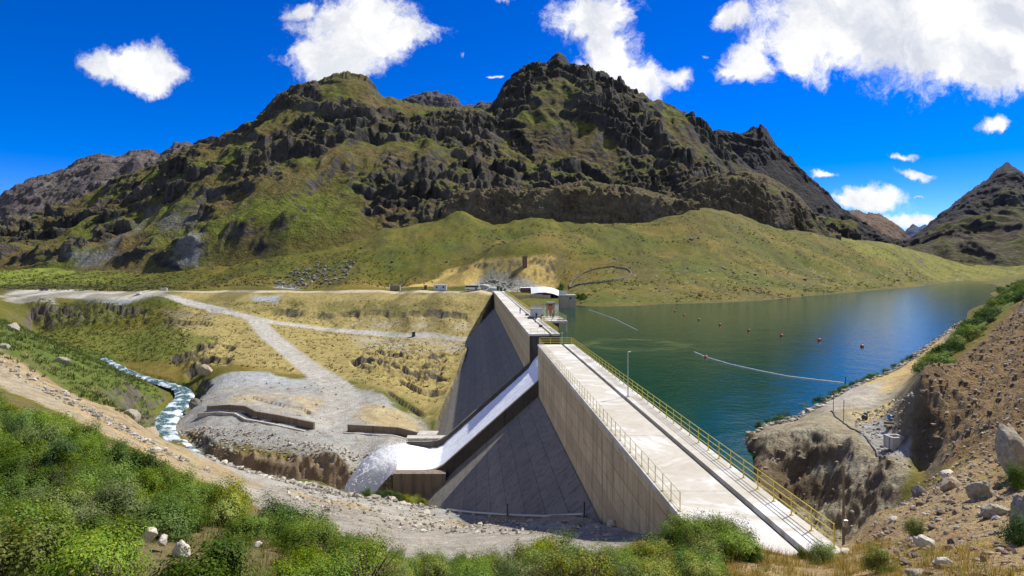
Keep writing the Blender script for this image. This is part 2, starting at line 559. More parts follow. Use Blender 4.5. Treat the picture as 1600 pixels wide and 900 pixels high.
PAD = [(236, 161), (300, 178), (318, 192), (345, 196), (400, 195), (470, 190), (505, 192), (540, 178), (600, 168), (650, 160), (668, 150), (650, 138), (650, 122), (600, 117), (530, 121), (450, 129), (350, 135), (262, 155)]
PLATEAU = [(10, 350), (70, 342), (170, 335), (235, 338), (262, 350), (230, 368), (120, 390), (20, 390)]
CLIFFS = [
 ([(545, 262), (560, 232), (640, 262), (705, 262), (712, 205), (690, 190), (640, 196), (560, 198)], 2.6, 7.0),
 ([(40, 325), (240, 325), (245, 300), (150, 300), (60, 303)], 3.2, 9.0),
 ([(270, 232), (350, 270), (360, 228), (300, 208)], 2.2, 7.0),
 ([(300, 131.5), (450, 125), (560, 118.5), (600, 115), (600, 118.6), (450, 129), (330, 134)], 1.3, 4.0),
 ([(1150, 58), (1230, 51), (1340, 46), (1440, 41), (1420, 38), (1330, 37), (1200, 39), (1160, 45)], 1.0, 8.0),
 ([(1150, 57.5), (1230, 52), (1300, 49), (1350, 45), (1425, 40.5), (1400, 36), (1280, 35.5), (1200, 38), (1160, 44)], .34, 1.7),
 ([(1436, 46), (1600, 66), (1700, 60), (1650, 33), (1500, 36), (1436, 40)], 0.4, 1.6),
 ([(380, 330), (560, 332), (740, 334), (740, 318), (560, 318), (420, 318)], 0.9, 9.0),
]


def ground_h(X, Y):
    X = np.asarray(X, float)
    Y = np.asarray(Y, float)
    px = 800 + X / Y * F
    z = base_z(px, Y)
    lat = X + 0.058 * Y
    # roads are smooth, the rest is rough at every scale
    rd = np.full(X.shape, 1e9)
    near = Y < 420
    for k, (pts, w) in ROADS.items():
        rd = np.minimum(rd, line_d(X, Y, [XY(*p) for p in pts]) - w)
    ok = sstep(rd, -1, 5)
    land = sstep(np.abs(z), 0.0, 2.5)
    z = z + ok * land * (0.30 * fbm(X / 9, Y / 9, 3, 3) * sstep(Y, 10, 60) + 0.07 * fbm(X / 1.6, Y / 1.6, 3, 7) * (Y < 130))
    z = z + sstep(Y, 330, 520) * sstep(z, 3, 14) * (2.4 * fbm(X / 60, Y / 75, 4, 11) + 1.2 * ridged(X / 38 + .3 * fbm(X / 50, Y / 50, 2, 15), Y / 190, 3, 14) - .6 + 0.5 * ridged(X / 16, Y / 30, 3, 12))
    for pts, amp, sc in CLIFFS:
        poly = [XY(*p) for p in pts]
        k = sstep(-poly_sd(X, Y, poly), -sc * 0.1, sc * 0.5)
        z = z + k * amp * (0.55 * ridged(X / sc, Y / sc, 4, 21) - 0.2 + 0.35 * fbm(X / sc * 2.5, Y / sc * 2.5, 3, 22))
    # small scarps: the ground in front of the line lies lower by h and climbs back over length L
    for pts, h_, L_ in SCARPS:
        xs_ = np.array([p[0] for p in pts])
        yl = np.interp(px, xs_, [p[1] for p in pts]) * (1 + .005 * fbm(px / 34, px * 0 + h_, 3, 44))
        ends = sstep(px, xs_[0], xs_[0] + 12) * (1 - sstep(px, xs_[-1] - 12, xs_[-1]))
        dn = yl - Y
        z = z - h_ * ends * sstep(dn, -.25, .35) * np.exp(-np.maximum(dn, 0) / L_) * (.75 + .7 * fbm(px / 48 + h_ * 7, px * 0 + 3, 3, 45))
    # the river has cut a gorge with steep sides
    d = line_d(X, Y, RIVXY)
    lv = np.interp(np.clip(px, 0, 640) if True else px, RIVPX, RIVZ)
    wv = np.interp(px, RIVPX, RIVW)
    stp = np.interp(px, [200, 300, 560], [.45, .9, 1.25])
    wall = lv + (np.maximum(d - wv, 0) * stp + np.maximum(d - wv - 3.5, 0) * 1.6) * (1 + .45 * fbm(X / 5, Y / 5, 4, 23)) + .5 * ridged(X / 3, Y / 3, 3, 24) * sstep(d - wv, -1, 2)
    kk = (Y > 95) & (Y < 320) & (px < 640)
    z = np.where(kk, np.minimum(z, wall), z)
    # hollow out the rock where the dam is cast into it
    zf = np.where(lat < 10.46, -5.9 - (10.46 - lat) / 1.13, -3.0)
    cap = zf - 1.2
    b = np.interp(Y, _BY, _BL)
    k = sstep(lat, b - 0.2, b + 1.2) * (lat < 16.0) * sstep(Y, 30.5, 32.5) * (Y < 352)
    z = np.where(k > 0, lerp(z, np.minimum(z, cap), k), z)
    return z


def gz(x, y):
    return float(ground_h(np.array([x]), np.array([y]))[0])


def at(px, D):
    """a point of the ground along the column px at depth D"""
    x, y = XY(px, D)
    return (x, y, gz(x, y))


def ground_colour(X, Y, Z, nz):
    px = 800 + X / Y * F
    D = Y
    n = fbm(X / 14, Y / 14, 4, 31)
    nf = fbm(X / 2.6, Y / 2.6, 3, 33)
    nb = fbm(X / 60, Y / 60, 3, 35)
    c = np.zeros(X.shape + (3,)) + np.array((.122, .118, .016))          # olive puna grass
    c = mixc(c, (.165, .128, .026), sstep(nb + .5 * n, -.1, .7))           # drier patches
    c = mixc(c, (.088, .102, .014), sstep(-nb + .4 * n, .1, .8))

    def put(pts, col, soft, w=1.0, grain=None):
        nonlocal c
        k = region(X, Y, pts, soft, n * .6 + nf * .3) * w
        if grain is not None:
            k = k * grain
        c = mixc(c, col, k)
    # brighter wet meadow at the foot of the left mountains
    put([(-300, 900), (-300, 430), (60, 430), (170, 450), (150, 560), (60, 800)], (.17, .21, .03), 30)
    put([(-300, 440), (-300, 395), (100, 395), (250, 400), (255, 425)], (.06, .075, .02), 14)
    put([(1290, 640), (1420, 640), (1500, 760), (1600, 860), (1600, 1100), (1380, 1000), (1320, 720)], (.20, .20, .03), 30, .7)
    # yellow bunch-grass slopes between the roads
    put([(250, 352), (500, 354), (770, 354), (768, 330), (745, 262), (715, 200), (690, 165), (660, 150), (640, 170), (560, 182), (500, 196), (400, 200), (300, 225), (260, 262), (290, 320)], (.35, .28, .105), 8, .9)
    put([(290, 340), (420, 345), (600, 341), (740, 339), (735, 328), (560, 325), (420, 316), (330, 306)], (.15, .14, .04), 6, .75, sstep(n + .5 * nf, -.5, .4))
    put([(50, 300), (250, 290), (330, 262), (300, 225), (230, 240), (100, 270)], (.15, .17, .03), 8, .8)
    put([(540, 300), (745, 300), (735, 262), (640, 240), (560, 262)], (.33, .30, .225), 7, .85, sstep(n + .4 * nf, -.6, .3))
    put([(560, 322), (740, 326), (740, 312), (640, 310), (540, 312)], (.36, .315, .21), 5, .8, sstep(n + .5 * nf, -.5, .3))
    put([(250, 318), (345, 316), (330, 290), (262, 285)], (.20, .17, .11), 6, .8, sstep(n + .5 * nf, -.4, .4))
    # the cutting above the abutment
    put([(560, 382), (660, 390), (700, 412), (760, 405), (868, 405), (872, 380), (800, 378), (640, 378)], (.50, .36, .11), 4, 1.0)
    put([(735, 374), (760, 398), (800, 392), (835, 382), (860, 372), (800, 364)], (.34, .34, .30), 5, .9)
    # left bank scrub and bunch grass
    put([(-300, 260), (0, 262), (160, 258), (215, 215), (262, 175), (215, 126), (120, 112), (0, 112), (-300, 170)], (.10, .135, .022), 6)
    put([(-300, 200), (-250, 118), (0, 88), (120, 76), (240, 66), (330, 63), (470, 62), (620, 62), (760, 58), (900, 50), (1000, 40), (1030, 44), (930, 57), (800, 70), (650, 88), (500, 97), (400, 100), (300, 112), (230, 126), (150, 112), (0, 112)], (.36, .28, .16), 3, 1.0)
    # foreground soil under the shrubs
    put([(-300, 110), (-250, 4), (1900, 4), (1900, 12), (1330, 30), (1000, 36), (700, 40), (400, 50), (200, 62), (0, 84)], (.17, .135, .06), 2, 1.0)
    put([(950, 34), (900, 16), (1000, 8), (1900, 4), (1900, 30), (1500, 34), (1360, 34), (1280, 30)], (.35, .25, .125), 2, 1.0)
    k = sstep(nf + .7 * n, .05, .6) * (D < 36) * (px > 850)
    c = mixc(c, (.26, .19, .05), k * .8)
    # gravel
    put(PAD, (.345, .335, .30), 4)
    put([(300, 140), (350, 133), (450, 127), (560, 119), (620, 116), (620, 108), (450, 112), (300, 122)], (.25, .19, .12), 2, 1.0)
    put([(300, 172), (420, 176), (520, 168), (500, 152), (400, 156)], (.44, .35, .20), 6, .8, sstep(n, -.5, .3))
    put([(560, 160), (640, 162), (655, 150), (640, 140), (570, 146)], (.43, .34, .17), 5, .8)
    put([(320, 190), (400, 196), (480, 190), (480, 182), (350, 178)], (.36, .38, .38), 4, .8)
    put(PLATEAU, (.47, .44, .38), 5)
    put([(-10, 346), (80, 344), (90, 326), (10, 322)], (.36, .34, .29), 4)
    put([(130, 338), (215, 338), (200, 328), (140, 328)], (.30, .33, .35), 4, .8)
    put([(395, 347), (440, 347), (430, 334), (395, 336)], (.33, .34, .34), 3)
    put([(430, 400), (460, 400), (470, 372), (430, 372)], (.33, .34, .34), 4)
    put([(470, 192), (505, 207), (545, 180), (500, 178)], (.33, .33, .31), 4)
    put([(395, 298), (412, 290), (430, 268), (415, 268), (398, 285)], (.25, .29, .33), 3)
    for k_, col in (('upper', (.50, .42, .28)), ('bench', (.42, .40, .355)), ('ramp', (.41, .39, .34)), ('track', (.37, .31, .21))):
        pts, w = ROADS[k_]
        d = line_d(X, Y, [XY(*p) for p in pts]) + nf * .9
        c = mixc(c, col, sstep(-d, -w - .8, -w + .8))
    d = line_d(X, Y, [XY(*p) for p in ROADS['track'][0]])
    c = mixc(c, (.42, .39, .33), sstep(px, 330, 420) * sstep(-d + nf, -8, -4) * (px < 1010))
    c = mixc(c, (.48, .33, .15), sstep(-np.abs(d - 2.4) + nf * .5, -1.2, -.2) * sstep(px, 60, 160) * (1 - sstep(px, 250, 330)) * (D < 90))
    put([(380, 60), (420, 86), (700, 66), (1000, 44), (1012, 35), (900, 29.5), (760, 31), (640, 32), (540, 36), (440, 43)], (.335, .305, .255), 2.5, 1.0)
    put([(300, 113), (400, 105), (560, 100), (690, 92), (800, 72), (700, 74), (560, 80), (420, 84), (310, 96)], (.37, .355, .32), 3, .9)
    # outcrop by the dam, platform with sand and gravel, cut slope
    put([(1120, 70), (1170, 57), (1290, 72), (1430, 115), (1470, 145), (1500, 180), (1490, 120), (1435, 76), (1415, 56), (1432, 40), (1380, 37), (1300, 33), (1180, 38)], (.33, .285, .19), 1.2)
    put([(1330, 82), (1430, 112), (1478, 142), (1460, 100), (1418, 66), (1360, 66)], (.50, .37, .16), 2)
    put([(1290, 70), (1340, 80), (1385, 72), (1370, 61), (1300, 60)], (.47, .42, .33), 2)
    put([(1330, 58), (1395, 60), (1405, 54), (1340, 53)], (.52, .41, .18), 1.2)
    put([(1335, 52), (1405, 54), (1432, 42), (1400, 41), (1350, 46)], (.36, .36, .34), 1.2)
    put([(1405, 62), (1438, 46), (1600, 66), (1800, 72), (1800, 34), (1560, 32), (1436, 39.5), (1410, 50)], (.22, .145, .065), .8)
    put([(1430, 78), (1470, 56), (1545, 60), (1640, 70), (1800, 80), (1800, 130), (1560, 180), (1520, 110), (1460, 92)], (.12, .145, .025), 2)
    put([(1560, 300), (1600, 200), (1800, 200), (1800, 460), (1590, 470)], (.14, .155, .03), 8)
    # dark tussocks and stones scattered over the grass
    t1 = perlin(X / 1.1, Y / 1.7, 51) + .5 * perlin(X / .5, Y / .7, 52)
    spots = sstep(t1, .34, .62) * (D > 95) * (D < 460)
    gr = sstep(-line_d(X, Y, [XY(*p) for p in ROADS['bench'][0]]), -1e9, 0)
    k = spots * (1 - region(X, Y, PAD, 4, n * .3)) * (1 - region(X, Y, PLATEAU, 4, n * .3)) * (c[..., 0] < .46)
    c = mixc(c, (.085, .08, .03), k * .38)
    t2 = perlin(X / 5.5, Y / 8, 53) + .6 * perlin(X / 2, Y / 3, 54)
    c = mixc(c, (.06, .065, .025), sstep(t2, .3, .7) * sstep(D, 380, 430) * .7)
    t4 = ridged(X / 34 + .4 * fbm(X / 40, Y / 40, 2, 57), Y / 210, 3, 58)
    c = mixc(c, (.075, .07, .02), sstep(t4, .75, 1.3) * sstep(D, 270, 330) * .55)
    t3 = perlin(X / 3.0, Y / 4.0, 55) + .7 * perlin(X / 1.3, Y / 2, 56)
    c = mixc(c, (.27, .25, .20), sstep(t3, .62, .8) * sstep(D, 240, 300) * (px > 890) * (Z < 16) * .6)
    # steep ground is bare rock
    rk = sstep(nz + .12 * nf, .80, .62) * (D > 38)
    tint = np.array((.115, .10, .075)) + .05 * (fbm(X / 4, Y / 4, 3, 61)[..., None]) * np.array((1, .9, .7))
    light = ((px > 1140) & (D < 66))[..., None]
    brown = ((px < 640) & (D < 137) & (D > 100))[..., None]
    tint = np.where(brown, tint * np.array((2.1, 1.7, 1.25)), tint)
    tint = np.where(light, tint * np.array((1.55, 1.4, 1.15)), tint)
    c = c + (np.clip(tint, .03, 1) - c) * rk[..., None]
    # wet line by the lake, bed of the lake
    wet = sstep(-Z, -.5, .1) * (X + .058 * Y > 12) * (D > 44)
    c = mixc(c, (.12, .085, .045), wet * .8)
    c = c * (1 + .16 * nf[..., None] + .10 * n[..., None])
    return np.clip(c, .012, .8)


def grid_faces(nr, nc):
    i = np.arange(nr * nc).reshape(nr, nc)
    return np.stack([i[:-1, :-1], i[:-1, 1:], i[1:, 1:], i[1:, :-1]], -1).reshape(-1, 4)


def grid_normals(X, Y, Z):
    p = np.stack([X, Y, Z], -1)
    a = np.gradient(p, axis=1)
    b = np.gradient(p, axis=0)
    n = np.cross(a, b)
    n /= np.linalg.norm(n, axis=-1, keepdims=True) + 1e-12
    return n


# earth material: surface colours come from the mapped cover, grain from noise
def earth(name, fine=1.0, bump=1.0, far=False):
    m, t, out = material(name)
    co = t.new('ShaderNodeTexCoord').outputs['Object']
    a = t.new('ShaderNodeAttribute', attribute_name='Col').outputs['Color']
    if far:
        s = (0.045, .16, .6)
    else:
        s = (.55, 2.4, 9.0)
    na = t.noise(co, s[0], 5, .6)
    nb = t.noise(co, s[1], 5, .65)
    nc = t.noise(co, s[2], 4, .65)
    k = t.math('ADD', t.math('MULTIPLY', na, .35), t.math('ADD', t.math('MULTIPLY', nb, .4), t.math('MULTIPLY', nc, .35)))
    k = t.rng(k, .36, .74, .42, 1.62)
    hue = t.mix(t.rng(na, .35, .65), (1.06, 1.0, .92), (.95, 1.0, 1.0))
    kc = t.new('ShaderNodeCombineXYZ')
    for i in range(3):
        t.l.new(k, kc.inputs[i])
    col = t.mix(1.0, a, kc.outputs[0], 'MULTIPLY')
    col = t.mix(1.0, col, hue, 'MULTIPLY')
    h = t.math('ADD', t.math('MULTIPLY', nb, .7), t.math('MULTIPLY', nc, .35))
    h = t.math('ADD', h, t.math('MULTIPLY', na, 1.0))
    nrm = t.bump(h, .8 * bump, 14.0 if far else .55)
    principled(t, out, col, .95, nrm, Specular_IOR_Level=0.15)
    return m


M_EARTH = earth('earth')

pxs = np.concatenate([np.linspace(-420, -20, 42, endpoint=False), np.arange(-20, 1620, 1.7), np.linspace(1620, 2050, 44)])
Ds = np.concatenate([np.geomspace(4, 34, 300, endpoint=False), np.geomspace(34, 440, 520, endpoint=False), np.geomspace(440, 1100, 120, endpoint=False), np.geomspace(1100, 9000, 26)])
GP, GD = np.meshgrid(pxs, Ds)
GX, GY = (GP - 800) / F * GD, GD
GZ = ground_h(GX, GY)
GN = grid_normals(GX, GY, GZ)
gcol = ground_colour(GX, GY, GZ, GN[..., 2])
g = link('ground', np_mesh('ground', np.stack([GX, GY, GZ], -1).reshape(-1, 3), grid_faces(*GX.shape), gcol.reshape(-1, 3)), M_EARTH)
tag(g, 'stony ground with dry grass, gravel roads and terraces around the dam', kind='structure')
# ------------------------------------------------------------------ mountains
M_ROCK = earth('mountain_rock_and_grass', far=True)


def crest(pts, x):
    p = np.array(pts, float)
    return np.interp(x, p[:, 0], p[:, 1])


def mountain(name, x0, x1, rows, pal, amp, terr, seed, step=1.7, nrow=300, rockness=.5, label=None, back=0.35, gscale=1.0, jag=3.0, scree=(), fade=.18, tf=.76):
    """rows: list of (py profile, depth profile) from the foot to the ridge"""
    x = np.arange(x0, x1 + step, step)
    nr = len(rows)
    PY = np.stack([crest(r[0], x) for r in rows])
    DD = np.stack([crest(r[1], x) if isinstance(r[1], list) else np.full(x.shape, float(r[1])) for r in rows])
    # ragged crest line
    jg = jag * fbm(x / 14, x * 0 + seed, 4, seed) + jag * .5 * ridged(x / 5, x * 0 + seed, 2, seed + 4)
    ZZ = CAMZ + (HOR - PY) / F * DD
    # behind the ridge the mountain goes down again
    DD = np.concatenate([DD, DD[-1:] * (1 + back * .12), DD[-1:] * (1 + back)])
    ZZ = np.concatenate([ZZ, ZZ[-1:] - .06 * back * DD[-2:-1], np.minimum(ZZ[-1:] * .1, 20) + 0 * ZZ[-1:]])
    tt = np.concatenate([np.linspace(0, nr - 1, nrow), np.linspace(nr - 1, nr + 1, 26)[1:]])
    i0 = np.clip(np.floor(tt).astype(int), 0, nr)
    f = (tt - i0)[:, None]
    D = DD[i0] * (1 - f) + DD[i0 + 1] * f
    Z = ZZ[i0] * (1 - f) + ZZ[i0 + 1] * f
    PX = np.broadcast_to(x, D.shape)
    X = (PX - 800) / F * D
    S = gscale
    k = tt[:, None] / (nr - 1)
    k = np.broadcast_to(k, D.shape)
    env = sstep(k, .0, fade) * (1 - .88 * sstep(k, .8, 1.0)) + .0
    big = ridged(X / (150 * S) + .3 * fbm(X / (200 * S), D / (200 * S), 2, seed + 9), D / (330 * S), 4, seed)
    mid = fbm(X / (60 * S), D / (75 * S), 4, seed + 2)
    rock = sstep(fbm(X / (130 * S), D / (150 * S), 3, seed + 5) + (rockness - .5) * 2 + .25 * mid, -.30, .35)
    rock = np.maximum(rock, sstep(k, .86, .99))
    Z = Z - jg / F * D * sstep(k, .88, .995)
    Z = Z + env * amp * (.70 * big + .30 * mid)
    # rock beds: steps where the rock is bare
    h = terr
    w = (Z + .16 * X) / h + 1.1 * fbm(X / (120 * S), D / (140 * S), 4, seed + 7) + .22 * mid
    fl = np.floor(w)
    fr = w - fl
    st = fl + sstep(fr, .60, .84)
    Z = Z + (st - w) * h * rock * tf * np.maximum(env, .15) * (.45 + 1.1 * sstep(fbm(X / (55 * S), D / (70 * S), 2, seed + 31), -.4, .4))
    w2 = (Z - .1 * X) / (h * .37) + 1.0 * fbm(X / (45 * S), D / (60 * S), 3, seed + 17)
    fr2 = w2 - np.floor(w2)
    Z = Z + (sstep(fr2, .5, .92) - fr2) * h * .37 * rock * tf * .8 * np.maximum(env, .15)
    Z = Z + rock * np.maximum(env, .2) * (amp * .10 * ridged(X / (24 * S), (D + Z) / (48 * S), 4, seed + 3) + amp * .075 * ridged(X / (8 * S), (D + Z) / (15 * S), 3, seed + 6))
    Z = Z + rock * env * amp * .16 * fbm(X / (38 * S), (D + Z) / (46 * S), 4, seed + 33)
    Z = Z + (1 - rock) * env * amp * .04 * fbm(X / (16 * S), D / (20 * S), 4, seed + 8)
    # ribs and gullies: rock faces stand out or fall back towards the valley
    cl = np.maximum(rock, .15) * np.maximum(env, .12)
    DY = D - cl * amp * (.55 * ridged(X / (30 * S) + .25 * mid, Z / (95 * S), 3, seed + 21) + .28 * ridged(X / (9 * S), Z / (34 * S), 3, seed + 22) + .2 * fbm(X / (4 * S), Z / (5 * S), 2, seed + 23)) * .40
    N = grid_normals(X, DY, Z)
    nz = N[..., 2]
    E = D + 1.1 * Z
    n = fbm(X / (70 * S), E / (110 * S), 4, seed + 11)
    nf = fbm(X / (12 * S), E / (16 * S), 4, seed + 12)
    ng = fbm(X / (4 * S), E / (5 * S), 3, seed + 13)
    c = np.zeros(X.shape + (3,)) + np.array(pal['grass'])
    c = mixc(c, pal['dry'], sstep(n + .4 * nf, -.15, .6))
    c = mixc(c, pal['green'], sstep(-n + .5 * nf - .3 * (k - .4), .12, .6))
    c = mixc(c, pal['rock'], sstep(nf + .6 * ng, .25, .75) * .75 * (.35 + rock * .65))
    rk = np.maximum(sstep(nz + .08 * nf, .70, .52), sstep(k + .15 * nf + .1 * n, pal.get('line', 1.2), pal.get('line', 1.2) + .12))
    rc = np.array(pal['rock']) * (1 + .45 * fbm(X / (20 * S), Z / (5 * S), 3, seed + 14)[..., None])
    rc = rc + (np.array(pal['rock2']) - rc) * sstep(fbm(X / (90 * S), Z / (40 * S), 3, seed + 15), -.1, .6)[..., None]
    c = c + (rc - c) * rk[..., None]
    for pts, col, soft in scree:        # fans of loose stone, given as (px, fraction of the slope height)
        kk = sstep(-(poly_sd(PX / 100, k * 4, [(a / 100, b * 4) for a, b in pts]) + .12 * nf), -soft, soft)
        c = mixc(c, col, kk * .85)
    c = np.clip(c * (1 + .22 * nf[..., None] + .22 * ng[..., None]), .01, .7)
    o = link(name, np_mesh(name, np.stack([X, DY, Z], -1).reshape(-1, 3), grid_faces(*X.shape), c.reshape(-1, 3)), M_ROCK)
    tag(o, label, kind='structure')
    return o


PAL = dict(grass=(.125, .118, .026), dry=(.15, .115, .038), green=(.12, .14, .018), rock=(.060, .055, .050), rock2=(.105, .094, .08))
PALR = dict(grass=(.115, .105, .027), dry=(.13, .097, .038), green=(.125, .138, .019), rock=(.050, .047, .045), rock2=(.084, .076, .068), line=.80)

# near massif on the left
mountain('mountain', -420, 860, [
    ([(-420, 436), (0, 432), (200, 432), (300, 430), (400, 424), (500, 400), (600, 394), (700, 386), (860, 385)], [(-420, 560), (0, 520), (300, 470), (450, 465), (600, 500), (860, 560)]),
    ([(-420, 410), (0, 408), (100, 400), (200, 384), (300, 372), (400, 345), (500, 335), (600, 325), (700, 318), (860, 310)], [(-420, 740), (0, 700), (200, 590), (300, 560), (450, 565), (600, 610), (860, 660)]),
    ([(-420, 400), (0, 398), (150, 345), (260, 290), (330, 262), (400, 228), (470, 215), (545, 205), (600, 215), (700, 232), (790, 250), (860, 270)], [(-420, 900), (0, 830), (300, 740), (545, 760), (700, 790), (860, 800)]),
    ([(-420, 400), (-100, 398), (0, 390), (150, 300), (250, 252), (330, 226), (348, 212), (395, 190), (430, 152), (470, 132), (500, 124), (520, 114), (545, 111), (575, 120), (598, 150), (625, 157), (650, 164), (700, 168), (770, 172), (800, 200), (860, 260)], [(-420, 1100), (0, 980), (300, 920), (545, 960), (700, 960), (860, 940)]),
    ], PAL, 22, 26, 101, nrow=460, rockness=.50,
    label='steep green and dark rock massif with stepped cliffs on the left',
    scree=[([(108, .12), (165, .16), (225, .40), (232, .42), (170, .10), (130, .06)], (.20, .20, .19), .10),
           ([(270, .06), (300, .17), (318, .15), (310, .04)], (.22, .22, .22), .08),
           ([(245, .36), (330, .42), (300, .30), (255, .25)], (.12, .115, .11), .15)])
# central massif
mountain('mountain', 620, 1340, [
    ([(620, 385), (760, 380), (900, 375), (1050, 375), (1200, 380), (1290, 390), (1340, 395)], [(620, 660), (900, 680), (1100, 720), (1340, 860)]),
    ([(620, 320), (700, 300), (760, 270), (850, 245), (950, 250), (1050, 270), (1150, 300), (1250, 345), (1340, 376)], [(620, 850), (900, 830), (1340, 950)]),
    ([(620, 330), (690, 282), (735, 215), (768, 176), (820, 150), (870, 140), (940, 155), (1000, 185), (1060, 205), (1120, 240), (1200, 300), (1260, 345), (1340, 380)], [(620, 1000), (900, 960), (1340, 1000)]),
    ([(620, 340), (690, 280), (730, 210), (764, 172), (778, 150), (792, 132), (812, 108), (835, 100), (856, 98), (864, 88), (873, 82), (884, 90), (890, 99), (925, 106), (950, 116), (962, 128), (978, 142), (1020, 158), (1048, 162), (1066, 176), (1090, 190), (1120, 216), (1160, 252), (1200, 285), (1260, 335), (1300, 362), (1340, 380)], [(620, 1060), (870, 1080), (1340, 1050)]),
    ], PALR, 22, 24, 202, nrow=460, rockness=.56,
    label='dark rocky massif with a knobbed summit in the middle')
# dark pointed peak to its right, cloud shade is put into its dark palette
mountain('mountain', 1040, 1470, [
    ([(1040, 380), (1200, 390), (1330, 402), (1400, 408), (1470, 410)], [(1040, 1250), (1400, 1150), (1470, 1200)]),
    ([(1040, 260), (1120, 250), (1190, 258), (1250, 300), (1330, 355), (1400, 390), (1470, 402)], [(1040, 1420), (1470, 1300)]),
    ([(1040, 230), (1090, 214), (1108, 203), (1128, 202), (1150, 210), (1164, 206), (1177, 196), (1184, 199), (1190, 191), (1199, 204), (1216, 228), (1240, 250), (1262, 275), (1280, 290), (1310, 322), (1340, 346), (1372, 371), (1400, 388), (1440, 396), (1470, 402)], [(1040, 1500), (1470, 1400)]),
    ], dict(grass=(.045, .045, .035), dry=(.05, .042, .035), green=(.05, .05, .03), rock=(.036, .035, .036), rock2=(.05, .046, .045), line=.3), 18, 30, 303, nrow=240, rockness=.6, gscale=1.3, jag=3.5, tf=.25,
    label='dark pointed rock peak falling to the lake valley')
# far peaks seen over the saddle
mountain('mountain', 590, 820, [
    ([(590, 240), (820, 240)], 1500.0),
    ([(590, 190), (620, 158), (640, 149), (655, 144), (680, 141), (700, 146), (716, 153), (722, 163), (740, 163), (752, 157), (768, 159), (790, 172), (820, 190)], 1750.0),
    ], dict(grass=(.10, .095, .10), dry=(.11, .10, .10), green=(.08, .08, .08), rock=(.085, .08, .088), rock2=(.14, .13, .135), line=.2), 14, 22, 404, nrow=90, rockness=.9, gscale=1.0, jag=3,
    label='grey far peak showing over the saddle between the two massifs')
# left range
mountain('mountain', -420, 440, [
    ([(-420, 424), (0, 418), (440, 400)], 1050.0),
    ([(-420, 395), (0, 365), (100, 345), (200, 320), (300, 290), (440, 260)], 1350.0),
    ([(-420, 350), (-100, 330), (0, 312), (25, 288), (60, 276), (100, 264), (130, 246), (158, 240), (182, 246), (215, 234), (235, 233), (252, 241), (274, 224), (292, 221), (312, 232), (360, 240), (440, 250)], 1700.0),
    ], dict(grass=(.12, .105, .06), dry=(.13, .10, .07), green=(.12, .13, .04), rock=(.115, .098, .092), rock2=(.17, .145, .135), line=.45), 26, 30, 505, nrow=260, rockness=.7, gscale=1.3, jag=2.5, tf=.3,
    label='purple brown rocky range at far left')
mountain('mountain', 250, 420, [
    ([(250, 300), (420, 300)], 2200.0),
    ([(250, 260), (290, 232), (310, 218), (332, 212), (350, 216), (380, 230), (420, 250)], 2500.0),
    ], dict(grass=(.04, .04, .04), dry=(.045, .04, .04), green=(.04, .04, .035), rock=(.04, .038, .04), rock2=(.05, .046, .046), line=.1), 14, 26, 515, nrow=60, rockness=.7, gscale=1.5, jag=1.5,
    label='dark far summit behind the left range')
# right-hand mountain
mountain('mountain', 1375, 2050, [
    ([(1375, 418), (1470, 422), (1600, 424), (2050, 420)], 960.0),
    ([(1375, 404), (1470, 390), (1540, 365), (1590, 345), (1640, 345), (2050, 360)], 1180.0),
    ([(1375, 402), (1400, 388), (1425, 376), (1450, 354), (1475, 332), (1500, 311), (1520, 295), (1542, 280), (1556, 264), (1571, 255), (1588, 261), (1605, 276), (1660, 300), (1760, 270), (1900, 310), (2050, 330)], 1450.0),
    ], dict(grass=(.10, .095, .04), dry=(.10, .082, .05), green=(.12, .125, .03), rock=(.055, .052, .057), rock2=(.075, .07, .074), line=.55), 24, 34, 606, nrow=260, rockness=.5, gscale=1.3, jag=2.5, tf=.2,
    label='dark pyramid mountain beyond the right end of the lake',
    scree=[([(1420, .12), (1480, .55), (1500, .62), (1470, .35), (1440, .12)], (.14, .12, .09), .10)])
# end of the valley
mountain('mountain', 1270, 1480, [
    ([(1270, 420), (1480, 420)], 2200.0),
    ([(1270, 335), (1310, 328), (1338, 328), (1352, 331), (1372, 334), (1392, 345), (1405, 356), (1420, 374), (1445, 392), (1480, 405)], 2900.0),
    ], dict(grass=(.16, .115, .085), dry=(.19, .12, .075), green=(.13, .115, .07), rock=(.13, .105, .10), rock2=(.20, .14, .11), line=.9), 26, 40, 707, nrow=120, rockness=.4, gscale=1.6, jag=2, tf=.2,
    label='reddish bare mountain closing the valley')
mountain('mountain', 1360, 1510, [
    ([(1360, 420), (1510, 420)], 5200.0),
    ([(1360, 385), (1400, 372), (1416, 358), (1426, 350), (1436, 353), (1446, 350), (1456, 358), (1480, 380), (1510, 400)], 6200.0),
    ], dict(grass=(.05, .07, .13), dry=(.05, .07, .13), green=(.05, .07, .12), rock=(.045, .06, .12), rock2=(.06, .08, .15), line=.1), 30, 60, 808, nrow=60, rockness=.6, gscale=3, jag=2,  # distance haze is put into these blue colours
    label='small blue mountain in the farthest distance')

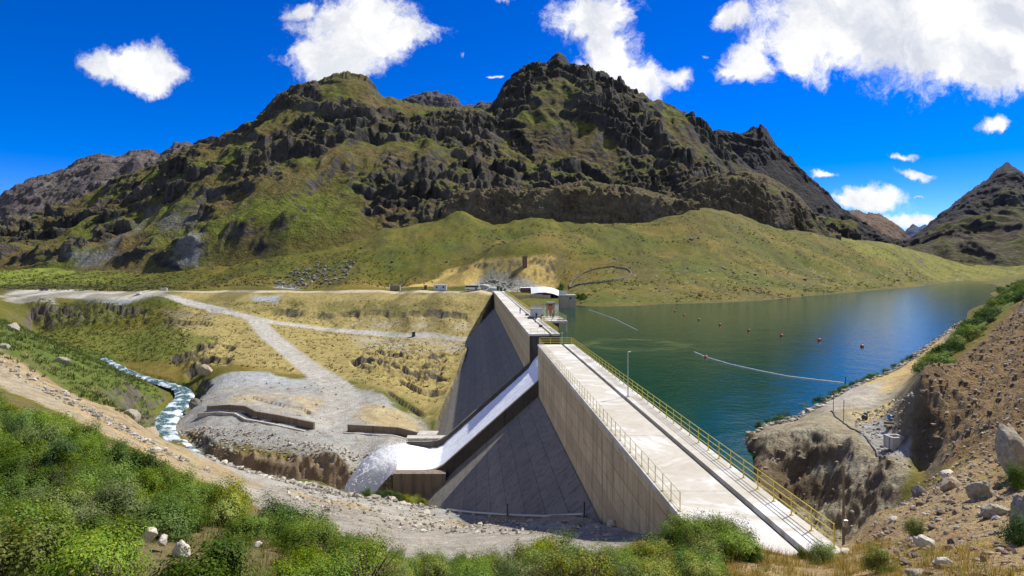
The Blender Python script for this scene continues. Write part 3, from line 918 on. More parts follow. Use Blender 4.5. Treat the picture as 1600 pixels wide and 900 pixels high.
# low cliffs of glacier-worn rock above the grass hillside
PALO = dict(grass=(.13, .115, .04), dry=(.14, .105, .05), green=(.12, .13, .03), rock=(.125, .098, .068), rock2=(.18, .14, .09), line=9)
mountain('rock_outcrop', 690, 1092, [
    ([(690, 362), (740, 362), (905, 370), (960, 378), (1000, 378), (1045, 368), (1092, 352)], [(690, 535), (900, 540), (1092, 572)]),
    ([(690, 334), (740, 330), (830, 338), (905, 346), (960, 354), (1000, 354), (1045, 340), (1092, 330)], [(690, 541), (900, 546), (1092, 580)]),
    ([(690, 325), (712, 310), (725, 304), (800, 306), (850, 306), (880, 300), (905, 297), (925, 303), (960, 306), (1000, 310), (1040, 318), (1092, 326)], [(690, 551), (900, 556), (935, 553), (1092, 592)]),
    ([(690, 322), (716, 302), (770, 299), (850, 298), (872, 290), (905, 283), (940, 285), (985, 290), (1030, 302), (1060, 311), (1092, 324)], [(690, 600), (900, 620), (1092, 640)]),
    ], PALO, 4.5, 9, 901, nrow=220, rockness=.62, gscale=.22, jag=1.6, back=.18, fade=.25, label='long low cliff of dark glacier worn rock above the grassy hillside')
mountain('rock_outcrop', 1050, 1312, [
    ([(1050, 350), (1090, 350), (1150, 358), (1200, 366), (1250, 376), (1312, 384)], [(1050, 632), (1312, 692)]),
    ([(1050, 322), (1090, 318), (1150, 328), (1200, 340), (1250, 358), (1312, 374)], [(1050, 640), (1312, 700)]),
    ([(1050, 312), (1075, 298), (1105, 284), (1150, 284), (1185, 294), (1215, 312), (1250, 342), (1312, 371)], [(1050, 655), (1312, 715)]),
    ([(1050, 310), (1072, 293), (1100, 278), (1132, 270), (1165, 266), (1190, 271), (1218, 284), (1245, 302), (1268, 327), (1285, 351), (1312, 370)], [(1050, 720), (1312, 765)]),
    ], dict(PALO, rock=(.095, .076, .055), rock2=(.14, .11, .075)), 5, 12, 902, nrow=220, rockness=.66, gscale=.3, jag=1.5, back=.2, fade=.25, label='rounded dark rock dome at the right end of the cliffs')
# ------------------------------------------------------------------ lake
m, t, out = material('lake_water')
co = t.new('ShaderNodeTexCoord').outputs['Object']
w1 = t.noise(co, .9, 4, .6, .3)
w2 = t.noise(co, .16, 3, .5)
h = t.math('ADD', t.math('MULTIPLY', w1, .5), t.math('MULTIPLY', w2, .9))
nrm = t.bump(h, .18, .5)
depthc = t.mix(t.rng(t.noise(co, .012, 3, .5), .35, .65), (.0015, .036, .019), (.002, .046, .027))
principled(t, out, depthc, .10, nrm, IOR=1.333, Specular_IOR_Level=.2)
M_LAKE = m
pts = [Wd(13, 37, 0), Wd(13, 350, 0), (*XY(870, 420), 0), (*XY(1300, 700), 0), (*XY(1440, 900), 0), (*XY(1600, 900), 0), (*XY(1600, 420), 0), (*XY(1560, 190), 0), (*XY(1440, 90), 0), (*XY(1300, 62), 0), (*XY(1218, 56), 0), (*XY(1176, 51), 0), (*XY(1180, 44), 0), (*XY(1188, 37), 0)]
bm = bmesh.new()
bm.faces.new([bm.verts.new(p) for p in pts])
bmesh.ops.triangulate(bm, faces=bm.faces)
me = bpy.data.meshes.new('lake')
bmesh.ops.recalc_face_normals(bm, faces=bm.faces)
if sum(f.normal.z for f in bm.faces) < 0:
    bmesh.ops.reverse_faces(bm, faces=bm.faces)
bm.to_mesh(me)
lake = tag(link('lake', me, M_LAKE), 'deep green reservoir lake held back by the dam', kind='structure')

# ------------------------------------------------------------------ river in the gorge
rp = np.array([(*XY(a, b), w, z_) for a, b, w, z_ in RIV])
s = np.linspace(0, len(rp) - 1, 360)
cx = np.interp(s, range(len(rp)), rp[:, 0])
cy = np.interp(s, range(len(rp)), rp[:, 1])
cw = np.interp(s, range(len(rp)), rp[:, 2])
ker = np.hanning(25)
ker /= ker.sum()
sm = lambda a: np.convolve(np.pad(a, 12, mode='edge'), ker, 'valid')
cx, cy, cw = sm(cx), sm(cy), sm(cw)
tx, ty = np.gradient(cx), np.gradient(cy)
tl = np.hypot(tx, ty)
nxv, nyv = -ty / tl, tx / tl
lev = np.interp(s, range(len(rp)), rp[:, 3])
lev = sm(lev) - .1
q = np.linspace(-1, 1, 29)
RX = cx[:, None] + nxv[:, None] * q * cw[:, None] * .62
RY = cy[:, None] + nyv[:, None] * q * cw[:, None] * .62
RZ = lev[:, None] + .7 + .22 * fbm(RX / 2.2, RY / 2.2, 4, 71) - .5 * q[None] ** 4
foam = sstep(fbm(RX / 3.2, RY / 3.2, 4, 72) + .22 * np.sin(s / 9)[:, None] + .25 * np.abs(q)[None], .1, .75)
rc = mixc(np.zeros(RX.shape + (3,)) + np.array((.05, .12, .11)), (.72, .78, .80), foam)
m, t, out = material('river_water')
a = t.new('ShaderNodeAttribute', attribute_name='Col').outputs['Color']
co = t.new('ShaderNodeTexCoord').outputs['Object']
nn = t.noise(co, 2.2, 5, .6, .4)
col = t.mix(t.rng(nn, .56, .70), a, (.80, .85, .87))
principled(t, out, col, .25, t.bump(nn, .8, .4), IOR=1.333)
r = link('river', np_mesh('river', np.stack([RX, RY, RZ], -1).reshape(-1, 3), grid_faces(*RX.shape), rc.reshape(-1, 3)), m)
tag(r, 'white foaming river running away through the gorge below the dam', kind='structure')
# ------------------------------------------------------------------ concrete
def concrete(name, col, dark, stain=.5, lifts=True, rough=.9, streak=True):
    m, t, out = material(name)
    co = t.new('ShaderNodeTexCoord').outputs['Object']
    sep = t.new('ShaderNodeSeparateXYZ')
    t.l.new(co, sep.inputs[0])
    n1 = t.noise(co, .25, 5, .6)
    n2 = t.noise(co, 1.6, 5, .65)
    n3 = t.noise(co, 14.0, 3, .6)
    f = t.rng(n1, .32, .68)
    c = t.mix(t.math('MULTIPLY', f, stain), col, dark)
    c = t.mix(t.math('MULTIPLY', t.rng(n2, .48, .75), .45), c, tuple(.72 * x for x in dark))
    if streak:      # rain streaks: noise stretched down the wall
        mp = t.new('ShaderNodeMapping')
        mp.inputs['Scale'].default_value = (1.0, 1.0, .07)
        t.l.new(co, mp.inputs[0])
        st = t.noise(mp.outputs[0], 1.4, 5, .7)
        c = t.mix(t.math('MULTIPLY', t.rng(st, .49, .66), .75), c, tuple(.42 * x for x in dark))
    h = t.math('MULTIPLY', n3, .6)
    if lifts:       # construction joints of the pours, every 1.5 m in height and 12 m along the wall
        z = t.math('FRACT', t.math('DIVIDE', t.math('ADD', sep.outputs[2], 100.02), 1.5))
        jz = t.math('LESS_THAN', z, .045)
        y = t.math('FRACT', t.math('DIVIDE', t.math('ADD', sep.outputs[1], 5.0), 12.0))
        jy = t.math('LESS_THAN', y, .008)
        j = t.math('MAXIMUM', jz, jy)
        fade = t.rng(t.noise(co, .5, 3, .6), .35, .6)
        jm = t.math('MULTIPLY', j, t.math('ADD', .35, t.math('MULTIPLY', fade, .6)))
        c = t.mix(jm, c, tuple(.35 * x for x in dark))
        lift = t.math('FLOOR', t.math('DIVIDE', t.math('ADD', sep.outputs[2], 100.02), 1.5))
        wn = t.new('ShaderNodeTexWhiteNoise', noise_dimensions='1D')
        t.l.new(lift, wn.inputs['W'])
        c = t.mix(t.math('MULTIPLY', wn.outputs['Value'], .38), c, tuple(.6 * x for x in dark))
    c = t.mix(t.math('MULTIPLY', t.rng(n3, .4, .7), .25), c, tuple(.6 * x for x in col))
    principled(t, out, c, rough, t.bump(t.math('ADD', h, n2), .35, .04))
    return m


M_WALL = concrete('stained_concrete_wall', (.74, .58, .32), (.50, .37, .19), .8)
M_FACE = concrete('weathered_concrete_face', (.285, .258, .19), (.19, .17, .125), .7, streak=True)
M_DECK = concrete('pale_concrete_deck', (.57, .54, .455), (.41, .36, .26), .75, lifts=False, streak=False)
# the near deck also carries a broad bleached patch and tyre-dirt along its middle
_t = NT.__new__(NT)
_t.t = M_DECK.node_tree
_t.n, _t.l = _t.t.nodes, _t.t.links
_b = next(n for n in _t.n if n.type == 'BSDF_PRINCIPLED')
_src = _b.inputs['Base Color'].links[0].from_socket
_co = _t.new('ShaderNodeTexCoord').outputs['Object']
_w1 = _t.noise(_co, .16, 6, .62, 1.2)
_w2 = _t.noise(_co, .7, 6, .7, .6)
_c = _t.mix(_t.math('MULTIPLY', _t.rng(_w1, .50, .62), .8), _src, (.72, .71, .68))
_c = _t.mix(_t.math('MULTIPLY', _t.rng(_w2, .56, .72), .55), _c, (.40, .35, .27))
_t.l.new(_c, _b.inputs['Base Color'])
M_PALE = concrete('pale_concrete', (.58, .55, .49), (.42, .38, .31), .6, lifts=False)
M_DARKC = concrete('wet_and_shaded_concrete', (.085, .075, .06), (.05, .043, .036), .7, lifts=False)  # also carries painted shade on sides turned from the sun
M_BROWNC = concrete('brown_stained_shaded_concrete', (.26, .20, .14), (.17, .13, .09), .6, lifts=False)  # brown tone also carries painted shade on some walls


def plain(name, col, rough=.6, metal=0.0, var=.25, scale=6.0):
    m, t, out = material(name)
    co = t.new('ShaderNodeTexCoord').outputs['Object']
    n = t.noise(co, scale, 4, .6)
    c = t.mix(t.math('MULTIPLY', t.rng(n, .4, .7), var * 2), col, tuple(.55 * x for x in col))
    principled(t, out, c, rough, Metallic=metal)
    return m


M_YEL = plain('yellow_railing_paint', (.66, .54, .045), .5, 0, .2, 3)
M_PYEL = plain('faded_yellow_paint', (.62, .55, .28), .6, 0, .25, 3)
M_GALV = plain('galvanised_steel', (.50, .51, .50), .45, .6, .2)
M_STEEL = plain('dark_steel', (.07, .07, .07), .5, .3)
M_RUST = plain('rusty_steel', (.17, .10, .06), .7, .2)
M_WHITE = plain('white_paint', (.75, .75, .72), .5, 0, .12)
M_DGLASS = plain('dark_glass', (.015, .018, .022), .12, 0, 0)
M_TYRE = plain('black_rubber', (.02, .02, .02), .85, 0, .1)
M_WOOD = plain('weathered_timber', (.22, .17, .11), .9, 0, .4, 8)

# ------------------------------------------------------------------ the dam
CL, CR, CZ = 10.46, 16.2, 2.5               # crest: downstream edge, upstream edge, level
SLZ = -5.9                                  # foot of the vertical wall, head of the slope
fz = lambda lat: SLZ - (CL - lat) / 1.13    # downstream face
Y0, YA, YB, Y1 = 24.0, 106.0, 122.5, 358.0  # near block, spillway bay, far block

dam = empty('concrete_dam', Wd(13, 110, CZ), 0, 'long pale concrete gravity dam with a spillway chute running down its dark sloping face', 'dam')
OFF = Vector(dam.location)


def rel(f):
    return lambda *a: Vector(f(*a)) - OFF


def block(a, b, name):
    """one non-overflow block: walls and core, with the slope and the deck as skins of their own"""
    low = -32.0
    lt = CL - (SLZ - low) * 1.13
    mb = MB()
    poly = [(CL, CZ - .35), (CR - .02, CZ - .35), (CR - .02, low), (lt, low), (CL, SLZ)]
    mb.prism(poly, a, b, rel(lambda u, v, w: Wd(u, w, v)))
    o = mb.build(name, [M_WALL, M_FACE, M_DARKC], dam)
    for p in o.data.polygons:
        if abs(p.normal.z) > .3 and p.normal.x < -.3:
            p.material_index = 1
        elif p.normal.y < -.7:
            p.material_index = 2  # end faces towards the camera get the darker concrete
    # deck slab with expansion joints, laid bay by bay
    mb = MB()
    step = 12.0
    y = a
    while y < b - .01:
        e = min(y + step, b)
        mb.prism([(CL - .10, CZ - .35), (14.28, CZ - .35), (14.28, CZ), (CL - .10, CZ)], y + .02, e - .02, rel(lambda u, v, w: Wd(u, w, v)))
        y = e
    mb.build('deck', M_DECK, dam)
    mb = MB()       # kerb on the lake side, behind an open cable trench
    mb.prism([(14.70, CZ - .35), (CR + .10, CZ - .35), (CR + .10, CZ + .02), (14.70, CZ + .02)], a, b, rel(lambda u, v, w: Wd(u, w, v)))
    mb.build('kerb', M_DECK, dam)
    mb = MB()
    mb.prism([(14.29, CZ - .34), (14.69, CZ - .34), (14.69, CZ - .27), (14.29, CZ - .27)], a + .03, b - .03, rel(lambda u, v, w: Wd(u, w, v)))
    mb.build('cable_trench', M_STEEL, dam)


block(Y0, YA, 'crest_block')
block(YB, Y1, 'crest_block')

# spillway bay: ogee crest, chute, flip bucket
LB, LT = -6.2, -12.6            # start of the bucket, its lip
BZ = fz(LB) + 1.9
prof = [(15.9, -1.2), (14.8, -.75), (13.6, -.8), (12.4, -1.5), (11.2, -2.9), (10.2, -4.5)]
prof += [(l, fz(l) + 1.6) for l in np.linspace(9.0, LB + 1.2, 12)]
prof += [(LB + .2, BZ - .2), (LB - .9, BZ - .75), (LB - 2.4, BZ - .95), (LB - 4.2, BZ - .6), (LT, BZ + .15)]
mb = MB()
mb.prism(prof + [(LT, -30), (15.9, -30)], YA + .01, YB - .01, rel(lambda u, v, w: Wd(u, w, v)))
mb.build('spillway_floor', M_DARKC, dam)


def chute_wall(y0, y1, h, mat):
    p = [(10.44, fz(10.44) + h)] + [(l, fz(l) + h) for l in np.linspace(8.6, LB + 1.0, 12)] + [(LB - .2, BZ + (h - 1.6) * .9), (LB - 1.2, BZ + (h - 1.6) * .6), (LB - 3, BZ + (h - 1.6) * .5), (LT - .3, BZ + (h - 1.6) * .5)]
    q = [(LT - .3, -30), (10.44, -30)]
    mb = MB()
    mb.prism(p + q, y0, y1, rel(lambda u, v, w: Wd(u, w, v)))
    o = mb.build('chute_wall', mat, dam)
    return o


o = chute_wall(YA - .9, YA - .004, 2.5, [M_BROWNC, M_DARKC])
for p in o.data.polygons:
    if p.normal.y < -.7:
        p.material_index = 1  # shade of the outer side is put into its colour
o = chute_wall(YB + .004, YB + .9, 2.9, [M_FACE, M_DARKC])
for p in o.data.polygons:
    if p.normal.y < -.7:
        p.material_index = 1  # shade of the inner side is put into its colour

# lower end of the wing walls of the bucket
mb = MB()
mb.prism([(LT - .6, BZ + 1.05), (LB + 1.2, BZ + 1.05), (LB + 1.2, -30), (LT - .6, -30)], YB + .95, YB + 3.2, rel(lambda u, v, w: Wd(u, w, v)))
mb.build('bucket_pier', M_PALE, dam)
mb = MB()
mb.prism([(LT - .6, BZ + .75), (LB + 1.5, BZ + .75), (LB + 1.5, -30), (LT - .6, -30)], YA - 3.0, YA - .95, rel(lambda u, v, w: Wd(u, w, v)))
mb.build('bucket_pier', M_BROWNC, dam)

# water in the chute and the jet thrown off the lip
def foam_mat(name, trans, bump):
    m, t, out = material(name)
    co = t.new('ShaderNodeTexCoord').outputs['Object']
    uvn = t.new('ShaderNodeAttribute', attribute_name='Col').outputs['Color']
    nn = t.noise(co, 2.6, 6, .7, .3)
    nb = t.noise(co, 9.0, 4, .7)
    k = t.math('ADD', t.math('MULTIPLY', nn, .6), t.math('MULTIPLY', nb, .4))
    col = t.mix(t.rng(k, .40, .60), uvn, (.96, .97, .98))
    df = t.new('ShaderNodeBsdfDiffuse')
    tl = t.new('ShaderNodeBsdfTranslucent')
    for b in (df, tl):
        t.put(b.inputs['Color'], col)
        t.put(b.inputs['Normal'], t.bump(k, bump, .3))
    mx = t.new('ShaderNodeMixShader')
    mx.inputs[0].default_value = trans
    t.l.new(df.outputs[0], mx.inputs[1])
    t.l.new(tl.outputs[0], mx.inputs[2])
    t.l.new(mx.outputs[0], out.inputs[0])
    return m


M_FOAM = foam_mat('white_water', .04, .7)
M_JET = foam_mat('water_jet', .42, .5)

lat = np.array([p[0] for p in prof if p[0] <= 13.6] + [LT - .5 - i * .45 for i in range(22)])
zz = [p[1] + .38 for p in prof if p[0] <= 13.6]
vz, z0 = .26, zz[-1]
nprof = len(zz)
for i in range(22):
    d = .5 + i * .45
    zz.append(z0 + .26 * d - .085 * d * d + .55)
zz = np.array(zz)
ss = np.linspace(0, len(lat) - 1, 240)
la = np.interp(ss, range(len(lat)), lat)
za = np.interp(ss, range(len(lat)), zz)
q = np.linspace(0, 1, 96)
jet = sstep(ss, nprof - 2, len(lat) - 1)[:, None]
YY = lerp(YA + .05, YB - .05, q)[None] + jet * (q - .5)[None] * 4.0 + 0 * ss[:, None]
LA = la[:, None] + 0 * q[None]
NZ = fbm(LA / 1.1, YY / 1.1, 4, 81)
crest_arch = (1 - (2 * q[None] - 1) ** 4)
ZA = za[:, None] + NZ * lerp(.06, .20, jet) + jet * (.9 * crest_arch - .5) * 1.3
ZA = np.maximum(ZA - np.sqrt(jet) * 6.0 * (.5 * sstep(np.abs(2 * q - 1), .66, 1.0) + .5 * np.abs(2 * q - 1) ** 3)[None], np.minimum(ZA, -27.0))
LA = LA + jet * .5 * fbm(YY / .8, LA * 0 + 3, 3, 83)
fo = lerp(sstep(fbm(LA / 6, YY / .5, 5, 85) + .35 * fbm(LA / .9, YY / .7, 3, 86) + .22, -.25, .45), 1.0, sstep(jet + .55 * sstep(-LA, 2.5, 6.5), 0, .7))
fo = np.maximum(fo, sstep(LA, -6, 10) * .0)
wc = mixc(np.zeros(LA.shape + (3,)) + np.array((.50, .58, .62)), (.94, .96, .97), fo)
Pw = np.stack([LA - .058 * YY, YY, ZA], -1)
sp = link('spillway_water', np_mesh('spillway_water', Pw.reshape(-1, 3), grid_faces(*LA.shape), wc.reshape(-1, 3)), [M_FOAM, M_JET])
_nj = int(np.searchsorted(ss, nprof - .6))
_mi = np.zeros((len(ss) - 1, len(q) - 1), np.int32)
_mi[_nj:] = 1
sp.data.polygons.foreach_set('material_index', _mi.ravel())
tag(sp, 'white water sliding down the spillway chute and shooting off its lip', kind='structure')
# spray hanging under and around the jet: a cloud of droplets
rs = np.random.RandomState(5)
V, Fc = [], []
nd = 4200
i = rs.randint(nprof - 1 + 0, len(lat), nd)
dl = lat[i] + rs.normal(0, .35, nd)
dz = zz[i] - np.abs(rs.normal(0, 1.0, nd)) * (1 + .12 * (LT - lat[i])) * 1.6 + .3
dy = YA + .3 + rs.rand(nd) * (YB - YA - .6) + rs.normal(0, .8, nd)
dr = .025 + .07 * rs.rand(nd) ** 2
tet = np.array([(1, 1, 1), (1, -1, -1), (-1, 1, -1), (-1, -1, 1)]) * .8
V = (np.stack([dl - .058 * dy, dy, np.maximum(dz, -25.5)], -1)[:, None] + tet[None] * dr[:, None, None]).reshape(-1, 3)
b4 = (np.arange(nd) * 4)[:, None, None]
Fc = (b4 + np.array([(0, 1, 2), (0, 3, 1), (0, 2, 3), (1, 3, 2)])[None]).reshape(-1, 3)
spr = link('spray', np_mesh('spray', V, Fc, np.full((len(V), 3), .9)), M_FOAM)
tag(spr, 'white spray thrown up where the spillway water lands in the river', kind='stuff')

# ------------------------------------------------------------------ railings
def railing(name, pts, label, mat, spacing=2.0, h=1.1, rails=(1.08, .72, .36), r=.030, pr=.035, group=None):
    """posts at even distances along straight runs between pts"""
    p0 = Vector(pts[0])
    root = empty(name, p0, 0, label, 'railing', group)
    proto = None
    posts = []
    for a, b in zip(pts[:-1], pts[1:]):
        a, b = Vector(a), Vector(b)
        n = max(1, round((b - a).length / spacing))
        for i in range(n + 1):
            q = a.lerp(b, i / n)
            if not posts or (posts[-1] - q).length > .3:
                posts.append(q)
    mb = MB()
    mb.bar((0, 0, 0), (0, 0, h), pr, 6)
    mb.box((0, 0, .015), (.16, .16, .03))
    me_o = mb.build('post', mat, root)
    for i, q in enumerate(posts):
        o = me_o if i == 0 else me_o.copy()
        if i:
            COL.objects.link(o)
            o.parent = root
        o.location = q - p0
    for hz in rails:
        mb = MB()
        mb.tube([Vector(p) - p0 + Vector((0, 0, hz)) for p in pts], r, 6)
        mb.build('rail', mat, root)
    return root


UZ = CZ + .02
railing('guard_railing', [Wd(16.05, 28.6, UZ), Wd(16.05, 105.6, UZ)], 'long yellow guard railing on the lake side of the near deck', M_YEL, 1.95, r=.026, pr=.034)
railing('guard_railing', [Wd(10.58, 33.0, CZ), Wd(10.58, 105.6, CZ)], 'faded yellow railing along the downstream edge of the near deck', M_PYEL, 1.5, 1.0, (.98, .5, .1), .02, .024)
railing('guard_railing', [Wd(10.75, 105.85, CZ), Wd(16.0, 105.85, CZ)], 'short yellow railing across the spillway end of the near deck', M_YEL, 1.7, r=.035, pr=.042)
railing('guard_railing', [Wd(16.05, 123.2, UZ), Wd(16.05, 158, UZ)], 'yellow railing on the lake side of the far deck nearest the spillway gap', M_YEL, 1.95, r=.05, pr=.05)
railing('guard_railing', [Wd(16.05, 172, UZ), Wd(16.05, 340, UZ)], 'long yellow railing on the lake side of the far deck beyond the people', M_YEL, 2.2, r=.07, pr=.06)
railing('guard_railing', [Wd(10.7, 122.8, CZ), Wd(16.0, 122.8, CZ)], 'thin grey railing across the spillway end of the far deck', M_GALV, 1.3, 1.0, (.98, .5), .018, .022)


def lamp_pole(base, h, label, arm=(-.9, 0, .35), mat=None, group=None):
    root = empty('lamp_pole', base, 0, label, 'pole', group)
    mb = MB()
    mb.bar((0, 0, 0), (0, 0, h), .055, 8, .04)
    mb.box((0, 0, .04), (.28, .28, .08))
    mb.build('pole', mat or M_GALV, root)
    mb = MB()
    mb.bar((0, 0, h - .12), (arm[0], arm[1], h - .12 + arm[2]), .03, 6)
    mb.build('bracket', mat or M_GALV, root)
    mb = MB()
    mb.box((arm[0] * 1.15, arm[1] * 1.15, h - .10 + arm[2]), (.34, .16, .10), math.atan2(arm[1], arm[0]), .03)
    mb.build('lamp_head', M_GALV, root)
    return root


lamp_pole(Wd(14.95, 62.5, UZ), 4.4, 'thin grey lamp pole standing on the near deck beside the lake railing', arm=(.12, .05, .05))
x, y, z = at(1318, 33.2)
root = empty('utility_pole', (x, y, z), 0, 'brown pole with a bent arm standing in front of the rock outcrop', 'pole')
MB().bar((0, 0, -.2), (0, 0, 4.45), .075, 10, .055).build('pole', M_WOOD, root)
MB().bar((0, 0, 4.35), (.45, .1, 4.95), .022, 6).build('bracket', M_GALV, root)
mb = MB()
mb.box((.02, -.15, 1.5), (.22, .18, .36), 0, .02)
mb.build('junction_box', M_GALV, root)
# ------------------------------------------------------------------ leaves and grass
def leaf_mat(name, tint=(1, 1, 1), trans=.28):
    m, t, out = material(name)
    a = t.new('ShaderNodeAttribute', attribute_name='Col').outputs['Color']
    oi = t.new('ShaderNodeObjectInfo').outputs['Random']
    hs = t.new('ShaderNodeHueSaturation')
    t.put(hs.inputs['Hue'], t.rng(oi, 0, 1, .48, .515))
    t.put(hs.inputs['Saturation'], t.rng(oi, 0, 1, 1.05, .80))
    t.put(hs.inputs['Value'], t.rng(t.math('FRACT', t.math('MULTIPLY', oi, 7.3)), 0, 1, .75, 1.25))
    t.put(hs.inputs['Color'], t.mix(1.0, a, tint, 'MULTIPLY'))
    d = t.new('ShaderNodeBsdfDiffuse')
    t.put(d.inputs['Color'], hs.outputs[0])
    tr = t.new('ShaderNodeBsdfTranslucent')
    t.put(tr.inputs['Color'], t.mix(1.0, hs.outputs[0], (1.25, 1.3, .6), 'MULTIPLY'))
    gl = t.new('ShaderNodeBsdfGlossy')
    t.put(gl.inputs['Color'], (.9, .95, 1.0, 1))
    gl.inputs['Roughness'].default_value = .55
    mx = t.new('ShaderNodeMixShader')
    mx.inputs[0].default_value = trans
    t.l.new(d.outputs[0], mx.inputs[1])
    t.l.new(tr.outputs[0], mx.inputs[2])
    m2 = t.new('ShaderNodeMixShader')
    m2.inputs[0].default_value = .006
    t.l.new(mx.outputs[0], m2.inputs[1])
    t.l.new(gl.outputs[0], m2.inputs[2])
    t.l.new(m2.outputs[0], out.inputs[0])
    return m


M_LEAF = leaf_mat('shrub_leaves')
M_GRASS = leaf_mat('dry_grass', trans=.25)
M_STEM = plain('shrub_wood', (.10, .075, .05), .9, 0, .3, 9)


def unit(v):
    return v / (np.linalg.norm(v, axis=-1, keepdims=True) + 1e-9)


def shrub_meshes(seed, cols, nb=46, nl=85, sig=.13, leaf=(.030, .085), height=1.15, up=.55):
    r = np.random.RandomState(seed)
    # branch tips fill an uneven dome
    th = r.rand(nb) * 2 * math.pi
    el = np.arcsin(r.rand(nb) ** .75)
    rad = .55 + .45 * r.rand(nb) ** .6
    rad *= 1 + .28 * np.sin(th * 2 + r.rand() * 6) * np.cos(el)
    tips = np.stack([np.cos(th) * np.cos(el) * rad * .95, np.sin(th) * np.cos(el) * rad * .95, .12 + np.sin(el) * rad * height], 1)
    cen = np.repeat(tips, nl, 0)
    k = r.rand(len(cen), 1)
    inward = 1 - .55 * k ** 2.0 * .8
    pos = cen * np.concatenate([inward, inward, inward], 1) + r.normal(0, sig, cen.shape) * np.array((1, 1, .9))
    pos[:, 2] = np.maximum(pos[:, 2], .03)
    outw = unit(unit(pos - cen * np.array((.55, .55, .55))) + .8 * unit(pos) + r.normal(0, .32, pos.shape))
    d = unit(np.array((0, 0, up)) + r.normal(0, .6, pos.shape))
    side = unit(np.cross(d, outw))
    d = unit(np.cross(outw, side))
    L = leaf[1] * (.6 + .8 * r.rand(len(pos), 1))
    w = leaf[0] * (.6 + .8 * r.rand(len(pos), 1))
    a, b = pos - d * L * .5, pos + d * L * .5
    V = np.stack([a, pos + side * w, b, pos - side * w], 1).reshape(-1, 3)
    Fc = np.arange(len(V)).reshape(-1, 4)
    cb = r.rand(nb)
    ci = np.repeat(cb, nl)[:, None]
    c0, c1, c2 = (np.array(c) for c in cols)
    col = c0 + (c1 - c0) * ci + (c2 - c1) * (r.rand(len(pos), 1) < .16) * .8
    col = col * (.75 + .5 * r.rand(len(pos), 1))
    fol = np_mesh('foliage', V, Fc, np.repeat(col, 4, 0), smooth=False)
    fol.materials.append(M_LEAF)
    mb = MB()
    for i in range(0, nb, 2):
        p = tips[i]
        mid = Vector((p[0] * .35, p[1] * .35, p[2] * .5))
        mb.bar((p[0] * .06, p[1] * .06, -.12), mid, .018, 4, .012, caps=False)
        mb.bar(mid, p * .97, .011, 4, .004, caps=False)
    st = bpy.data.meshes.new('stem')
    mb.bm.to_mesh(st)
    mb.bm.free()
    st.materials.append(M_STEM)
    return fol, st


GREENS = [
    ((.10, .19, .012), (.16, .26, .020), (.30, .33, .04)),     # fresh green
    ((.040, .095, .009), (.070, .135, .013), (.15, .20, .025)),     # dark green
    ((.13, .18, .036), (.185, .235, .055), (.30, .31, .10)),     # grey green
    ((.17, .22, .014), (.24, .28, .02), (.42, .33, .04)),     # yellow green
]
PROTO = []
for k_, cols in enumerate(GREENS):
    for v_ in range(2):
        PROTO.append((k_, shrub_meshes(100 + 10 * k_ + v_, cols, nb=32 + 8 * v_, nl=210 if v_ == 0 else 180, sig=.105 + .015 * v_, leaf=(.020, .054) if v_ == 0 else (.016, .070), height=.95 + .2 * v_, up=.25 + .3 * v_)))
_r = np.random.RandomState(77)
for v_ in range(2):
    PROTO.append((4, shrub_meshes(160 + v_, ((.10, .075, .035), (.16, .12, .05), (.20, .19, .06)), nb=60, nl=16, sig=.10, leaf=(.014, .05), height=1.0, up=.8)))
KIND = ['fresh green', 'dark green', 'grey green', 'yellow green', 'dry brown']
rsn = random.Random(11)


def shrub(x, y, size, kind, label, group, hgt=1.0, sink=.08, rz=None, name='shrub'):
    opts = [p for k, p in PROTO if k == kind]
    fol, st = opts[rsn.randrange(len(opts))]
    z = gz(x, y) - sink * size
    root = empty(name, (x, y, z), rsn.random() * 6.28 if rz is None else rz, label, 'shrub', group)
    root.scale = (size, size * rsn.uniform(.85, 1.15), size * hgt)
    for nm, me in (('foliage', fol), ('stem', st)):
        o = bpy.data.objects.new(nm, me)
        COL.objects.link(o)
        o.parent = root
    return root


def scatter(pts_poly, n, rs, dmin=0.0, plan=True):
    """random plan positions inside a (px, depth) polygon, by area"""
    poly = [XY(*p) for p in pts_poly]
    xs, ys = [p[0] for p in poly], [p[1] for p in poly]
    out = np.zeros((0, 2))
    while len(out) < n:
        q = np.stack([rs.uniform(min(xs), max(xs), n * 3), rs.uniform(min(ys), max(ys), n * 3)], 1)
        q = q[poly_sd(q[:, 0], q[:, 1], poly) < 0]
        if dmin:
            keep = list(map(tuple, out))
            for p in q:
                if all((p[0] - a) ** 2 + (p[1] - b) ** 2 > dmin ** 2 for a, b in keep):
                    keep.append(tuple(p))
                if len(keep) >= n:
                    break
            new = np.array(keep)
            if len(new) == len(out):
                break
            out = new
            if len(out) < n:
                dmin *= .96
        else:
            out = np.concatenate([out, q])
    return out[:n]


